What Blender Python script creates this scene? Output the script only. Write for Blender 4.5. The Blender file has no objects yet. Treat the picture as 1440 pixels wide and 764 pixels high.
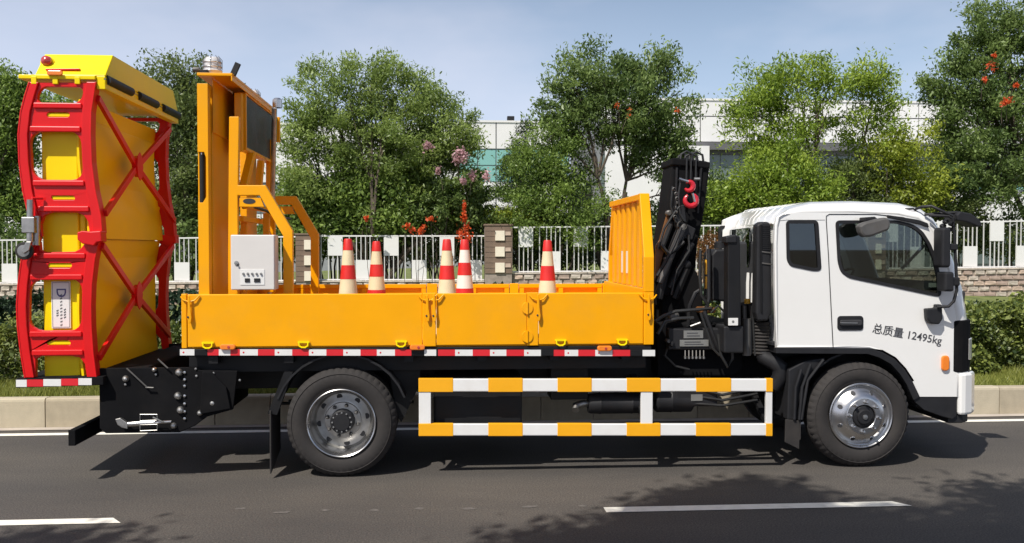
import bpy, math, random
import numpy as np
from mathutils import Vector, Matrix
from mathutils.geometry import tessellate_polygon
random.seed(7); rng = np.random.default_rng(7)
scene = bpy.context.scene
COL = scene.collection
R = math.radians

# ------------------------------------------------------------------ camera
FPX, CX, CY = 1300.0, 720.0, 382.0              # focal length in pixels of the 1440 px wide photograph
YAW, PITCH = R(4.3), math.atan(33 / 1300.0)
CAM = Vector((0.0, -8.2, 2.03))
cd = bpy.data.cameras.new('camera'); cam = bpy.data.objects.new('camera', cd); COL.objects.link(cam)
cam.location = CAM; cam.rotation_euler = (R(90) - PITCH, 0, -YAW)
cd.sensor_width = 36; cd.lens = FPX / 1440 * 36; cd.clip_start = .1; cd.clip_end = 2000
scene.camera = cam
# ------------------------------------------------------------------ sky and sun
SUNDIR = Vector((-.5, -.58, 1.0)).normalized()  # towards the sun
world = bpy.data.worlds.new('World'); scene.world = world; world.use_nodes = True
nt = world.node_tree; nt.nodes.clear()
N = nt.nodes.new; L = nt.links.new
out = N('ShaderNodeOutputWorld'); bg = N('ShaderNodeBackground'); sky = N('ShaderNodeTexSky')
sky.sky_type = 'NISHITA'; sky.sun_disc = False
sky.sun_elevation = math.asin(SUNDIR.z); sky.sun_rotation = math.atan2(SUNDIR.x, SUNDIR.y)
sky.air_density = 1.0; sky.dust_density = 1.2; sky.ozone_density = 1.6; sky.altitude = 50
tc = N('ShaderNodeTexCoord'); mp = N('ShaderNodeMapping'); mp.inputs['Scale'].default_value = (1, 1, 2.2)
mp.inputs['Location'].default_value = (.35, .1, 0)
nz = N('ShaderNodeTexNoise'); nz.inputs['Scale'].default_value = 2.3; nz.inputs['Detail'].default_value = 5; nz.inputs['Roughness'].default_value = .5
cr = N('ShaderNodeValToRGB'); cr.color_ramp.elements[0].position = .43; cr.color_ramp.elements[1].position = .66
cr.color_ramp.elements[0].color = (0, 0, 0, 1); cr.color_ramp.elements[1].color = (.42, .42, .42, 1)
mixc = N('ShaderNodeMixRGB'); mixc.inputs[2].default_value = (10.6, 10.2, 11.2, 1)
L(tc.outputs['Generated'], mp.inputs[0]); L(mp.outputs[0], nz.inputs['Vector']); L(nz.outputs[0], cr.inputs[0])
sx = N('ShaderNodeSeparateXYZ'); hz = N('ShaderNodeValToRGB'); mixh = N('ShaderNodeMixRGB')
L(tc.outputs['Generated'], sx.inputs[0]); L(sx.outputs['Z'], hz.inputs[0])
hz.color_ramp.elements[0].position = 0.0; hz.color_ramp.elements[0].color = (.92, .92, .92, 1)
hz.color_ramp.elements[1].position = .36; hz.color_ramp.elements[1].color = (0, 0, 0, 1)
mixh.inputs[2].default_value = (7.4, 9.1, 11.9, 1)               # pale summer haze, thinning towards the zenith
L(hz.outputs[0], mixh.inputs[0]); L(sky.outputs[0], mixh.inputs[1])
vx = N('ShaderNodeMapRange'); vx.inputs[1].default_value = .25; vx.inputs[2].default_value = -.75; vx.inputs[3].default_value = 0; vx.inputs[4].default_value = .8
L(sx.outputs['X'], vx.inputs[0]); mixv = N('ShaderNodeMixRGB'); mixv.inputs[2].default_value = (9.3, 9.5, 11.4, 1)   # thin high veil towards the left
zf = N('ShaderNodeMapRange'); zf.inputs[1].default_value = .5; zf.inputs[2].default_value = 0; L(sx.outputs['Z'], zf.inputs[0])
mm = N('ShaderNodeMath'); mm.operation = 'MULTIPLY'; L(vx.outputs[0], mm.inputs[0]); L(zf.outputs[0], mm.inputs[1])
L(mm.outputs[0], mixv.inputs[0]); L(mixh.outputs[0], mixv.inputs[1])
L(cr.outputs[0], mixc.inputs[0]); L(mixv.outputs[0], mixc.inputs[1])
bg.inputs[1].default_value = .085
L(mixc.outputs[0], bg.inputs[0]); L(bg.outputs[0], out.inputs[0])
sl = bpy.data.lights.new('sun', 'SUN'); sl.energy = 5.0; sl.angle = R(.53); sl.color = (1, .955, .88)
so = bpy.data.objects.new('sun', sl); COL.objects.link(so)
so.rotation_euler = (-SUNDIR).to_track_quat('-Z', 'Y').to_euler(); so.location = (-10, -12, 20)
scene.view_settings.view_transform = 'Standard'; scene.view_settings.look = 'None'
scene.view_settings.exposure = 0.14; scene.view_settings.gamma = 1.0
scene.cycles.max_bounces = 8; scene.cycles.transparent_max_bounces = 12
scene.cycles.use_denoising = True

# ------------------------------------------------------------------ geometry of the photograph
def ray(px, py):
    a = (px - CX) / FPX; b = -(py - CY) / FPX
    cp, sp = math.cos(PITCH), math.sin(PITCH)
    f = Vector((math.sin(YAW) * cp, math.cos(YAW) * cp, -sp))
    r = Vector((math.cos(YAW), -math.sin(YAW), 0))
    u = Vector((math.sin(YAW) * sp, math.cos(YAW) * sp, cp))
    return f + a * r + b * u
def at(px, py, Y=0.0):
    d = ray(px, py); return CAM + d * ((Y - CAM.y) / d.y)
def q(px, py, Y=0.0):
    p = at(px, py, Y); return (p.x, p.z)
def onx(px, py, X):
    d = ray(px, py); return CAM + d * ((X - CAM.x) / d.x)
def ground(px, py, z=0.0):
    d = ray(px, py); return CAM + d * ((z - CAM.z) / d.z)

# ------------------------------------------------------------------ materials
def srgb(r, g, b):
    f = lambda c: (c / 255 / 12.92) if c / 255 <= .04045 else ((c / 255 + .055) / 1.055) ** 2.4
    return (f(r), f(g), f(b))
MATS = {}
def mat(name, col, rough=.5, metal=0., coat=0., var=.08, scale=6., bump=0., bscale=60., col2=None, dirt=0., dcol=(.12, .10, .08), spec=.5):
    m = bpy.data.materials.new(name); m.use_nodes = True; t = m.node_tree; n = t.nodes; l = t.links
    p = n['Principled BSDF']
    tcn = n.new('ShaderNodeTexCoord')
    no = n.new('ShaderNodeTexNoise'); no.inputs['Scale'].default_value = scale; no.inputs['Detail'].default_value = 6
    l.new(tcn.outputs['Object'], no.inputs['Vector'])
    r = n.new('ShaderNodeValToRGB'); r.color_ramp.elements[0].position = .3; r.color_ramp.elements[1].position = .7
    c2 = col2 if col2 else tuple(min(1, c * (1 + var)) for c in col)
    c1 = col if col2 else tuple(c * (1 - var) for c in col)
    r.color_ramp.elements[0].color = (*c1, 1); r.color_ramp.elements[1].color = (*c2, 1)
    l.new(no.outputs[0], r.inputs[0]); cout = r.outputs[0]
    if dirt:
        n2 = n.new('ShaderNodeTexNoise'); n2.inputs['Scale'].default_value = scale * .7; n2.inputs['Detail'].default_value = 9; n2.inputs['Roughness'].default_value = .7
        l.new(tcn.outputs['Object'], n2.inputs['Vector'])
        r2 = n.new('ShaderNodeValToRGB'); r2.color_ramp.elements[0].position = .5; r2.color_ramp.elements[1].position = .75
        r2.color_ramp.elements[0].color = (0, 0, 0, 1); r2.color_ramp.elements[1].color = (dirt, dirt, dirt, 1)
        l.new(n2.outputs[0], r2.inputs[0])
        mx = n.new('ShaderNodeMixRGB'); mx.inputs[2].default_value = (*dcol, 1)
        l.new(r2.outputs[0], mx.inputs[0]); l.new(cout, mx.inputs[1]); cout = mx.outputs[0]
    l.new(cout, p.inputs['Base Color'])
    mr = n.new('ShaderNodeMapRange'); mr.inputs[3].default_value = max(.02, rough - .06); mr.inputs[4].default_value = min(1, rough + .08)
    l.new(no.outputs[0], mr.inputs[0]); l.new(mr.outputs[0], p.inputs['Roughness'])
    p.inputs['Metallic'].default_value = metal; p.inputs['Coat Weight'].default_value = coat; p.inputs['Coat Roughness'].default_value = .08
    p.inputs['Specular IOR Level'].default_value = spec
    if bump:
        nb = n.new('ShaderNodeTexNoise'); nb.inputs['Scale'].default_value = bscale; nb.inputs['Detail'].default_value = 4
        l.new(tcn.outputs['Object'], nb.inputs['Vector'])
        b = n.new('ShaderNodeBump'); b.inputs['Strength'].default_value = bump; b.inputs['Distance'].default_value = .01
        l.new(nb.outputs[0], b.inputs['Height']); l.new(b.outputs[0], p.inputs['Normal'])
    MATS[name] = m; return m
M = MATS
mat('amber_paint', (.86, .37, .0), .36, coat=.08, spec=.25, var=.04, scale=2.5, bump=.03, bscale=3, dirt=.22, dcol=(.60, .30, .06))
mat('yellow_paint', (.86, .66, .0), .40, coat=.05, spec=.25, var=.03, scale=3, bump=.03, bscale=4, dirt=.15, dcol=(.6, .45, .03))
mat('red_paint', (.66, .008, .010), .34, coat=.12, spec=.3, var=.06, scale=3)
mat('white_paint', (.80, .79, .765), .20, coat=1.0, var=.012, scale=2, bump=.015, bscale=2, dirt=.10, dcol=(.60, .56, .50))
mat('cabinet_grey', (.66, .63, .60), .45, var=.02)
mat('black_paint', (.008, .008, .009), .5, coat=.0, var=.2, scale=5, dirt=.18, dcol=(.028, .024, .02), spec=.3)
mat('black_plastic', (.014, .014, .016), .55, var=.15, scale=9, dirt=.25, dcol=(.035, .032, .028), spec=.35)
mat('rubber', (.024, .021, .020), .85, var=.15, scale=8, dirt=.4, dcol=(.05, .042, .036), bump=.1, bscale=40)
mat('hose', (.02, .02, .02), .4, var=.2)
mat('steel', (.62, .61, .60), .27, metal=1, var=.06, scale=5, dirt=.25, dcol=(.3, .28, .26))
mat('dull_steel', (.45, .44, .42), .42, metal=1, var=.15, scale=12, dirt=.35, dcol=(.16, .13, .1))
mat('hub_grey', (.12, .115, .11), .5, metal=.4, var=.2, dirt=.4)
mat('reflective_red', (.66, .02, .03), .3, coat=.3, var=.03)
mat('reflective_white', (.76, .75, .73), .3, coat=.3, var=.03, scale=4, dirt=.3, dcol=(.55, .5, .44))
mat('reflective_amber', (.86, .40, .01), .35, var=.03)
mat('orange_lens', (.85, .22, .02), .2, coat=.8, var=.05)
mat('red_lens', (.45, .05, .05), .2, coat=.8, var=.05)
mat('clear_lens', (.62, .60, .60), .12, coat=.8, var=.05)
mat('crane_brown', (.17, .07, .02), .42, coat=.2, var=.1)
mat('crane_yellow', (.62, .32, .02), .45, var=.1)
mat('hook_red', (.50, .012, .025), .35, coat=.4, var=.04)
mat('interior', (.03, .03, .033), .7, var=.2)
mat('label_grey', (.23, .23, .22), .45, metal=.3, var=.1)
mat('ink', (.06, .06, .065), .5, var=.02)
mat('ink_blue', (.07, .06, .2), .5, var=.02)
mat('cone_red', (.62, .018, .016), .5, var=.08, scale=9, dirt=.25, dcol=(.45, .12, .08))
mat('cone_cream', (.72, .62, .40), .5, var=.06, scale=9, dirt=.3, dcol=(.5, .42, .28))
mat('cone_white', (.76, .72, .66), .5, var=.05, scale=9, dirt=.2, dcol=(.5, .42, .33))
mat('kerb_a', (.38, .325, .235), .85, var=.10, scale=5, dirt=.5, dcol=(.26, .23, .17), bump=.3, bscale=80)
mat('kerb_b', (.44, .385, .285), .85, var=.10, scale=4, dirt=.4, dcol=(.3, .26, .19), bump=.3, bscale=80)
mat('gutter', (.42, .37, .32), .85, var=.1, scale=3, dirt=.5, dcol=(.25, .22, .18), bump=.3)
mat('road_paint', (.78, .75, .66), .7, var=.06, scale=14, dirt=.35, dcol=(.36, .33, .29), bump=.2)
mat('soil', (.07, .052, .03), .95, var=.3, scale=5, bump=.5)
mat('lawn', (.07, .10, .02), .95, col2=(.17, .19, .05), scale=2.5, bump=.5, bscale=30)
mat('pavement', (.30, .26, .22), .9, var=.15, scale=2, dirt=.4, bump=.2)
mat('fence_white', (.74, .73, .71), .5, var=.03, scale=1.5, dirt=.25, dcol=(.5, .46, .40))
mat('picket_grey', (.62, .61, .59), .5, var=.06, scale=1.5, dirt=.3, dcol=(.35, .32, .28))
mat('black_matte', (.006, .006, .007), .85, var=.2, scale=5, dirt=.2, dcol=(.03, .026, .022), spec=.12)
mat('stone_a', (.50, .38, .30), .9, var=.2, scale=9, bump=.5, bscale=40)
mat('stone_b', (.36, .27, .22), .9, var=.2, scale=9, bump=.5, bscale=40)
mat('stone_c', (.52, .45, .38), .9, var=.2, scale=9, bump=.5, bscale=40)
mat('mortar', (.30, .25, .21), .95, var=.2, scale=9)
mat('pillar_brown', (.18, .125, .09), .8, var=.15, scale=7, bump=.2)
mat('tile_cream', (.78, .70, .56), .6, var=.06, scale=7)
mat('panel_white', (.73, .72, .71), .4, var=.03, scale=.5)
mat('panel_joint', (.25, .26, .27), .7)
mat('soffit', (.11, .11, .115), .7, var=.05)
mat('glass_teal', (.20, .44, .40), .15, var=.08, scale=.3, spec=.7)
mat('glass_grey', (.11, .14, .13), .12, var=.25, scale=.4, spec=.7)
mat('bark', (.085, .066, .048), .9, var=.3, scale=9, bump=.6, bscale=30)
mat('bark_pale', (.16, .13, .10), .9, var=.3, scale=9, bump=.6, bscale=30)
mat('led_panel', (.022, .024, .028), .4, var=.1, scale=30, bump=.2, bscale=200)

def asphalt():
    m = bpy.data.materials.new('asphalt'); m.use_nodes = True; t = m.node_tree; n = t.nodes; l = t.links
    p = n['Principled BSDF']; tcn = n.new('ShaderNodeTexCoord')
    def noise(s, d=5, ro=.5, sc=None):
        x = n.new('ShaderNodeTexNoise'); x.inputs['Scale'].default_value = s; x.inputs['Detail'].default_value = d; x.inputs['Roughness'].default_value = ro
        if sc:
            mpn = n.new('ShaderNodeMapping'); mpn.inputs['Scale'].default_value = sc; l.new(tcn.outputs['Object'], mpn.inputs[0]); l.new(mpn.outputs[0], x.inputs['Vector'])
        else: l.new(tcn.outputs['Object'], x.inputs['Vector'])
        return x
    def ramp(a, b, c0, c1, src):
        r = n.new('ShaderNodeValToRGB'); r.color_ramp.elements[0].position = a; r.color_ramp.elements[1].position = b
        r.color_ramp.elements[0].color = (*c0, 1); r.color_ramp.elements[1].color = (*c1, 1); l.new(src, r.inputs[0]); return r
    big = ramp(.3, .7, (.046, .042, .040), (.086, .076, .066), noise(.8, 6, .6, (.35, 1, 1)).outputs[0])
    grain = ramp(.35, .68, (.42, .42, .42), (1.75, 1.72, 1.66), noise(75, 3, .7).outputs[0])
    mx = n.new('ShaderNodeMixRGB'); mx.blend_type = 'MULTIPLY'; mx.inputs[0].default_value = 1
    l.new(big.outputs[0], mx.inputs[1]); l.new(grain.outputs[0], mx.inputs[2])
    fl = ramp(.735, .76, (0, 0, 0), (.8, .8, .8), noise(26, 2, .6).outputs[0])     # pale grit
    m2 = n.new('ShaderNodeMixRGB'); m2.inputs[2].default_value = (.24, .21, .18, 1); l.new(fl.outputs[0], m2.inputs[0]); l.new(mx.outputs[0], m2.inputs[1])
    st = ramp(.6, .8, (0, 0, 0), (.35, .35, .35), noise(1.4, 8, .7, (.18, 2.2, 1)).outputs[0])  # dusty streaks along the lane
    m3 = n.new('ShaderNodeMixRGB'); m3.inputs[2].default_value = (.15, .135, .12, 1); l.new(st.outputs[0], m3.inputs[0]); l.new(m2.outputs[0], m3.inputs[1])
    l.new(m3.outputs[0], p.inputs['Base Color']); p.inputs['Roughness'].default_value = .82
    b = n.new('ShaderNodeBump'); b.inputs['Strength'].default_value = .55; b.inputs['Distance'].default_value = .004
    l.new(noise(130, 3, .6).outputs[0], b.inputs['Height']); l.new(b.outputs[0], p.inputs['Normal'])
    MATS['asphalt'] = m
asphalt()
def glassmat(name, tint, gloss=.10):
    m = bpy.data.materials.new(name); m.use_nodes = True; t = m.node_tree; n = t.nodes; l = t.links
    n.remove(n['Principled BSDF']); o = n['Material Output']
    tr = n.new('ShaderNodeBsdfTransparent'); tr.inputs[0].default_value = (*tint, 1)
    gl = n.new('ShaderNodeBsdfGlossy'); gl.inputs['Roughness'].default_value = .015; gl.inputs[0].default_value = (.9, .95, .95, 1)
    fr = n.new('ShaderNodeLayerWeight'); fr.inputs[0].default_value = .5
    pw = n.new('ShaderNodeMath'); pw.operation = 'POWER'; pw.inputs[1].default_value = 5; l.new(fr.outputs['Facing'], pw.inputs[0])
    ad = n.new('ShaderNodeMath'); ad.operation = 'MULTIPLY_ADD'; ad.inputs[1].default_value = 1 - gloss; ad.inputs[2].default_value = gloss
    mx = n.new('ShaderNodeMixShader'); l.new(pw.outputs[0], ad.inputs[0]); l.new(ad.outputs[0], mx.inputs[0])
    l.new(tr.outputs[0], mx.inputs[1]); l.new(gl.outputs[0], mx.inputs[2]); l.new(mx.outputs[0], o.inputs[0])
    MATS[name] = m
glassmat('window_glass', (.56, .60, .57), .08)
glassmat('dark_glass', (.10, .12, .11), .10)
def leafmat(name, dark, light, trans=.48, gloss=.06):
    m = bpy.data.materials.new(name); m.use_nodes = True; t = m.node_tree; n = t.nodes; l = t.links
    n.remove(n['Principled BSDF']); o = n['Material Output']
    at_ = n.new('ShaderNodeAttribute'); at_.attribute_name = 'tone'
    r = n.new('ShaderNodeValToRGB'); r.color_ramp.elements[0].color = (*dark, 1); r.color_ramp.elements[1].color = (*light, 1)
    l.new(at_.outputs['Fac'], r.inputs[0])
    d = n.new('ShaderNodeBsdfDiffuse'); tl = n.new('ShaderNodeBsdfTranslucent'); g = n.new('ShaderNodeBsdfGlossy'); g.inputs['Roughness'].default_value = .45
    l.new(r.outputs[0], d.inputs[0]); l.new(r.outputs[0], tl.inputs[0])
    mx = n.new('ShaderNodeMixShader'); mx.inputs[0].default_value = trans; l.new(d.outputs[0], mx.inputs[1]); l.new(tl.outputs[0], mx.inputs[2])
    m2 = n.new('ShaderNodeMixShader'); m2.inputs[0].default_value = gloss * .5; l.new(mx.outputs[0], m2.inputs[1]); l.new(g.outputs[0], m2.inputs[2])
    l.new(m2.outputs[0], o.inputs[0]); MATS[name] = m
leafmat('leaf_mid', (.085, .15, .03), (.34, .46, .10))
leafmat('leaf_airy', (.13, .20, .045), (.42, .52, .15))
leafmat('leaf_dark', (.075, .13, .035), (.31, .41, .125))
leafmat('leaf_olive', (.07, .11, .03), (.29, .35, .11))
leafmat('leaf_lime', (.14, .23, .025), (.45, .56, .09), .45)
leafmat('leaf_yellow', (.16, .22, .02), (.48, .53, .07), .45)
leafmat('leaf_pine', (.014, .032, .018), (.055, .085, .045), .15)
leafmat('leaf_hedge', (.045, .08, .015), (.30, .34, .07), .3, .12)
leafmat('grass_blade', (.11, .14, .02), (.42, .43, .11), .35)
leafmat('leaf_rust', (.10, .045, .015), (.32, .15, .05))
leafmat('petal_pink', (.45, .25, .28), (.75, .50, .52))
leafmat('petal_orange', (.65, .08, .02), (.85, .18, .05))

# ------------------------------------------------------------------ mesh builder
class MB:
    def __init__(s): s.v = []; s.f = []; s.m = []; s.s = []
    def add(s, vs, fs, m=0, sm=False):
        b = len(s.v); s.v += [tuple(v) for v in vs]
        for f in fs: s.f.append([b + i for i in f]); s.m.append(m); s.s.append(sm)
        return s
    def box(s, x0, x1, y0, y1, z0, z1, m=0):
        x0, x1 = sorted((x0, x1)); y0, y1 = sorted((y0, y1)); z0, z1 = sorted((z0, z1))
        v = [(x0, y0, z0), (x1, y0, z0), (x1, y1, z0), (x0, y1, z0), (x0, y0, z1), (x1, y0, z1), (x1, y1, z1), (x0, y1, z1)]
        return s.add(v, [(0, 3, 2, 1), (4, 5, 6, 7), (0, 1, 5, 4), (1, 2, 6, 5), (2, 3, 7, 6), (3, 0, 4, 7)], m)
    def bar(s, p0, p1, w, h, up=(0, 0, 1), m=0):
        p0 = Vector(p0); p1 = Vector(p1); d = (p1 - p0).normalized(); up = Vector(up)
        a = d.cross(up)
        if a.length < 1e-4: a = d.cross(Vector((1, 0, 0)))
        a.normalize(); b = a.cross(d).normalized()
        v = [p + a * (i * w / 2) + b * (j * h / 2) for p in (p0, p1) for i, j in ((-1, -1), (1, -1), (1, 1), (-1, 1))]
        return s.add(v, [(0, 1, 2, 3), (7, 6, 5, 4), (1, 0, 4, 5), (2, 1, 5, 6), (3, 2, 6, 7), (0, 3, 7, 4)], m)
    def prism(s, pts, y0, y1, holes=(), m=0, fn=None, sm=False):
        """polygon in (x, z) pulled from y0 to y1; fn maps (a, b, depth) to a point"""
        fn = fn or (lambda a, b, d: (a, d, b))
        loops = [list(pts)] + [list(h) for h in holes]
        area = sum(loops[0][i][0] * loops[0][(i + 1) % len(loops[0])][1] - loops[0][(i + 1) % len(loops[0])][0] * loops[0][i][1] for i in range(len(loops[0])))
        flat = [p for lp in loops for p in lp]; n = len(flat)
        v = [fn(a, b, y0) for a, b in flat] + [fn(a, b, y1) for a, b in flat]
        if holes: tris = [tuple(t) for t in tessellate_polygon([[Vector((a, b, 0)) for a, b in lp] for lp in loops])]
        else: tris = [tuple(range(n))]
        f = []
        for t in tris:
            ar = sum(flat[t[i]][0] * flat[t[(i + 1) % len(t)]][1] - flat[t[(i + 1) % len(t)]][0] * flat[t[i]][1] for i in range(len(t)))
            t2 = t if ar > 0 else t[::-1]
            f.append(tuple(t2)); f.append(tuple(i + n for i in t2[::-1]))
        s.add(v, f, m); b0 = len(s.v) - 2 * n; o = 0
        for k, lp in enumerate(loops):
            c = len(lp)
            ar = sum(lp[i][0] * lp[(i + 1) % c][1] - lp[(i + 1) % c][0] * lp[i][1] for i in range(c))
            fl = (ar > 0) == (k == 0)
            for i in range(c):
                j = (i + 1) % c; qd = (b0 + o + i, b0 + o + j, b0 + o + j + n, b0 + o + i + n)
                s.f.append(list(qd[::-1] if fl else qd)); s.m.append(m); s.s.append(sm)
            o += c
        return s
    def tube(s, pts, r, n=8, m=0, caps=True):
        pts = [Vector(p) for p in pts]; rs = r if isinstance(r, (list, tuple)) else [r] * len(pts)
        rings = []; prev = None
        for i, p in enumerate(pts):
            t = ((pts[min(i + 1, len(pts) - 1)] - pts[max(i - 1, 0)])).normalized()
            if prev is None:
                a = t.cross(Vector((0, 0, 1)));
                if a.length < .1: a = t.cross(Vector((0, 1, 0)))
            else: a = prev - t * prev.dot(t)
            a.normalize(); prev = a; b = t.cross(a)
            rings.append([p + (a * math.cos(2 * math.pi * k / n) + b * math.sin(2 * math.pi * k / n)) * rs[i] for k in range(n)])
        v = [x for rg in rings for x in rg]; f = []
        for i in range(len(pts) - 1):
            for k in range(n):
                k2 = (k + 1) % n; f.append((i * n + k, i * n + k2, (i + 1) * n + k2, (i + 1) * n + k))
        s.add(v, f, m, True)
        if caps:
            b0 = len(s.v) - len(v)
            s.f.append([b0 + k for k in range(n)][::-1]); s.m.append(m); s.s.append(False)
            s.f.append([b0 + (len(pts) - 1) * n + k for k in range(n)]); s.m.append(m); s.s.append(False)
        return s
    def lathe(s, prof, o=(0, 0, 0), axis='y', n=32, m=0, rf=None, sm=True):
        """prof: (radius, distance along axis)"""
        v = []; o = Vector(o)
        for i, (r, h) in enumerate(prof):
            for k in range(n):
                a = 2 * math.pi * k / n; rr = rf(i, k, r) if rf else r
                c, d = rr * math.cos(a), rr * math.sin(a)
                v.append(o + (Vector((c, h, d)) if axis == 'y' else Vector((c, d, h)) if axis == 'z' else Vector((h, c, d))))
        f = []
        for i in range(len(prof) - 1):
            for k in range(n):
                k2 = (k + 1) % n; f.append((i * n + k, i * n + k2, (i + 1) * n + k2, (i + 1) * n + k))
        return s.add(v, f, m, sm)
    def mesh(s, name, mats, angle=35):
        me = bpy.data.meshes.new(name); me.from_pydata(s.v, [], s.f)
        for mm in ([mats] if isinstance(mats, str) else mats): me.materials.append(M[mm])
        me.polygons.foreach_set('material_index', s.m); me.polygons.foreach_set('use_smooth', s.s)
        me.validate(); me.update()
        if any(s.s): me.set_sharp_from_angle(angle=R(angle))
        return me
    def build(s, name, mats, parent=None, bevel=0, loc=None, label=None, seg=2, angle=35):
        return link(name, s.mesh(name, mats, angle), parent, bevel, loc, label, seg)
def link(name, me, parent=None, bevel=0, loc=None, label=None, seg=2, rot=None):
    o = bpy.data.objects.new(name, me); COL.objects.link(o)
    if loc is not None: o.location = loc
    if rot is not None: o.rotation_euler = rot
    if parent is not None:
        o.parent = parent
        if parent.type == 'EMPTY': o.matrix_parent_inverse = Matrix.Translation(-Vector(parent.location))
    if bevel:
        b = o.modifiers.new('bevel', 'BEVEL'); b.width = bevel; b.segments = seg; b.limit_method = 'ANGLE'; b.angle_limit = R(40)
    if label: o['label'] = label
    return o
def tag(o, label, cat, group=None):
    o['label'] = label; o['category'] = cat
    if group: o['group'] = group
    return o
def thing(name, label, cat, loc, group=None):
    o = bpy.data.objects.new(name, None); COL.objects.link(o); o.location = loc; o.empty_display_size = .2
    return tag(o, label, cat, group)
def structure(o): o['kind'] = 'structure'; return o
def stuff(o): o['kind'] = 'stuff'; return o
def rrect(x0, x1, z0, z1, r, n=4):
    """rounded rectangle as a list of points; r may be one radius or four (bl, br, tr, tl)"""
    rs = r if isinstance(r, (tuple, list)) else (r,) * 4; p = []
    for (cx, cz, a0), rr in zip(((x0, z0, 180), (x1, z0, 270), (x1, z1, 0), (x0, z1, 90)), rs):
        ox = cx + (rr if cx == x0 else -rr); oz = cz + (rr if cz == z0 else -rr)
        for k in range(n + 1):
            a = R(a0 + 90 * k / n); p.append((ox + rr * math.cos(a), oz + rr * math.sin(a)))
    return p
def smooth_poly(pts, r=.03, n=4):
    """round the corners of a polygon"""
    o = []; c = len(pts)
    for i in range(c):
        p = Vector(pts[i]).to_2d() if len(pts[i]) > 2 else Vector(pts[i]); a = Vector(pts[i - 1]); b = Vector(pts[(i + 1) % c])
        da = (a - p); db = (b - p); ra = min(r, da.length * .45); rb = min(r, db.length * .45)
        s0 = p + da.normalized() * ra; s1 = p + db.normalized() * rb
        for k in range(n + 1):
            t = k / n; o.append(tuple((1 - t) ** 2 * s0 + 2 * t * (1 - t) * p + t * t * s1))
    return o
def text_mesh(body, size, name, mname, extrude=.001, bold=0):
    c = bpy.data.curves.new(name, 'FONT'); c.body = body; c.size = size; c.extrude = extrude; c.offset = bold; c.resolution_u = 3
    o = bpy.data.objects.new(name, c); COL.objects.link(o)
    me = bpy.data.meshes.new_from_object(o.evaluated_get(bpy.context.evaluated_depsgraph_get()))
    bpy.data.objects.remove(o); bpy.data.curves.remove(c)
    me.materials.clear(); me.materials.append(M[mname]); me.name = name
    return me

# ------------------------------------------------------------------ foliage
def leaf_mesh(name, pos, size, mname, tone=None, aspect=.45, up=.35, dirs=None):
    """one mesh of rhombus leaves at pos (n x 3)"""
    n = len(pos); d = rng.normal(size=(n, 3))
    if dirs is not None: d = d * .8 + dirs
    d /= np.linalg.norm(d, axis=1)[:, None] + 1e-9
    nn = rng.normal(size=(n, 3)); nn[:, 2] += up * 2
    s = np.cross(d, nn); s /= np.linalg.norm(s, axis=1)[:, None] + 1e-9
    l = size * rng.uniform(.6, 1.35, n)[:, None]; w = l * aspect
    nrm = np.cross(s, d)
    v = np.stack([pos - d * l * .5, pos + s * w * .5 + nrm * l * .06, pos + d * l * .5, pos - s * w * .5 + nrm * l * .06], 1).reshape(-1, 3)
    me = bpy.data.meshes.new(name); me.vertices.add(4 * n); me.vertices.foreach_set('co', v.astype(np.float32).ravel())
    me.loops.add(4 * n); me.loops.foreach_set('vertex_index', np.arange(4 * n, dtype=np.int32))
    me.polygons.add(n); me.polygons.foreach_set('loop_start', np.arange(0, 4 * n, 4, dtype=np.int32))
    me.update(calc_edges=True)
    if tone is None: tone = rng.uniform(0, 1, n)
    a = me.attributes.new('tone', 'FLOAT', 'FACE'); a.data.foreach_set('value', np.clip(tone, 0, 1).astype(np.float32))
    me.materials.append(M[mname]); return me
def branch(mb, p0, p1, r0, r1, bend=.12, n=5, sides=6):
    p0 = Vector(p0); p1 = Vector(p1); L_ = (p1 - p0).length
    off = Vector([random.uniform(-1, 1) for _ in range(3)]) * L_ * bend
    pts = []; rs = []
    for k in range(n + 1):
        t = k / n; p = p0.lerp(p1, t) + off * math.sin(math.pi * t) + Vector((0, 0, L_ * .10 * math.sin(math.pi * t)))
        if 0 < k < n: p += Vector([random.uniform(-1, 1) for _ in range(3)]) * L_ * .018
        pts.append(p); rs.append(r0 + (r1 - r0) * t)
    mb.tube(pts, rs, sides, 0, False); return pts
def blobs_world(blobs, Y):
    o = []
    for b in blobs:
        px, py, rx, ry = b[:4]; dy = b[4] if len(b) > 4 else 0.
        c = at(px, py, Y + dy); sc = (at(px + 10, py, Y + dy).x - c.x) / 10
        o.append((c, rx * sc, max(rx * sc * .8, .5), ry * sc))
    return o
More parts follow.
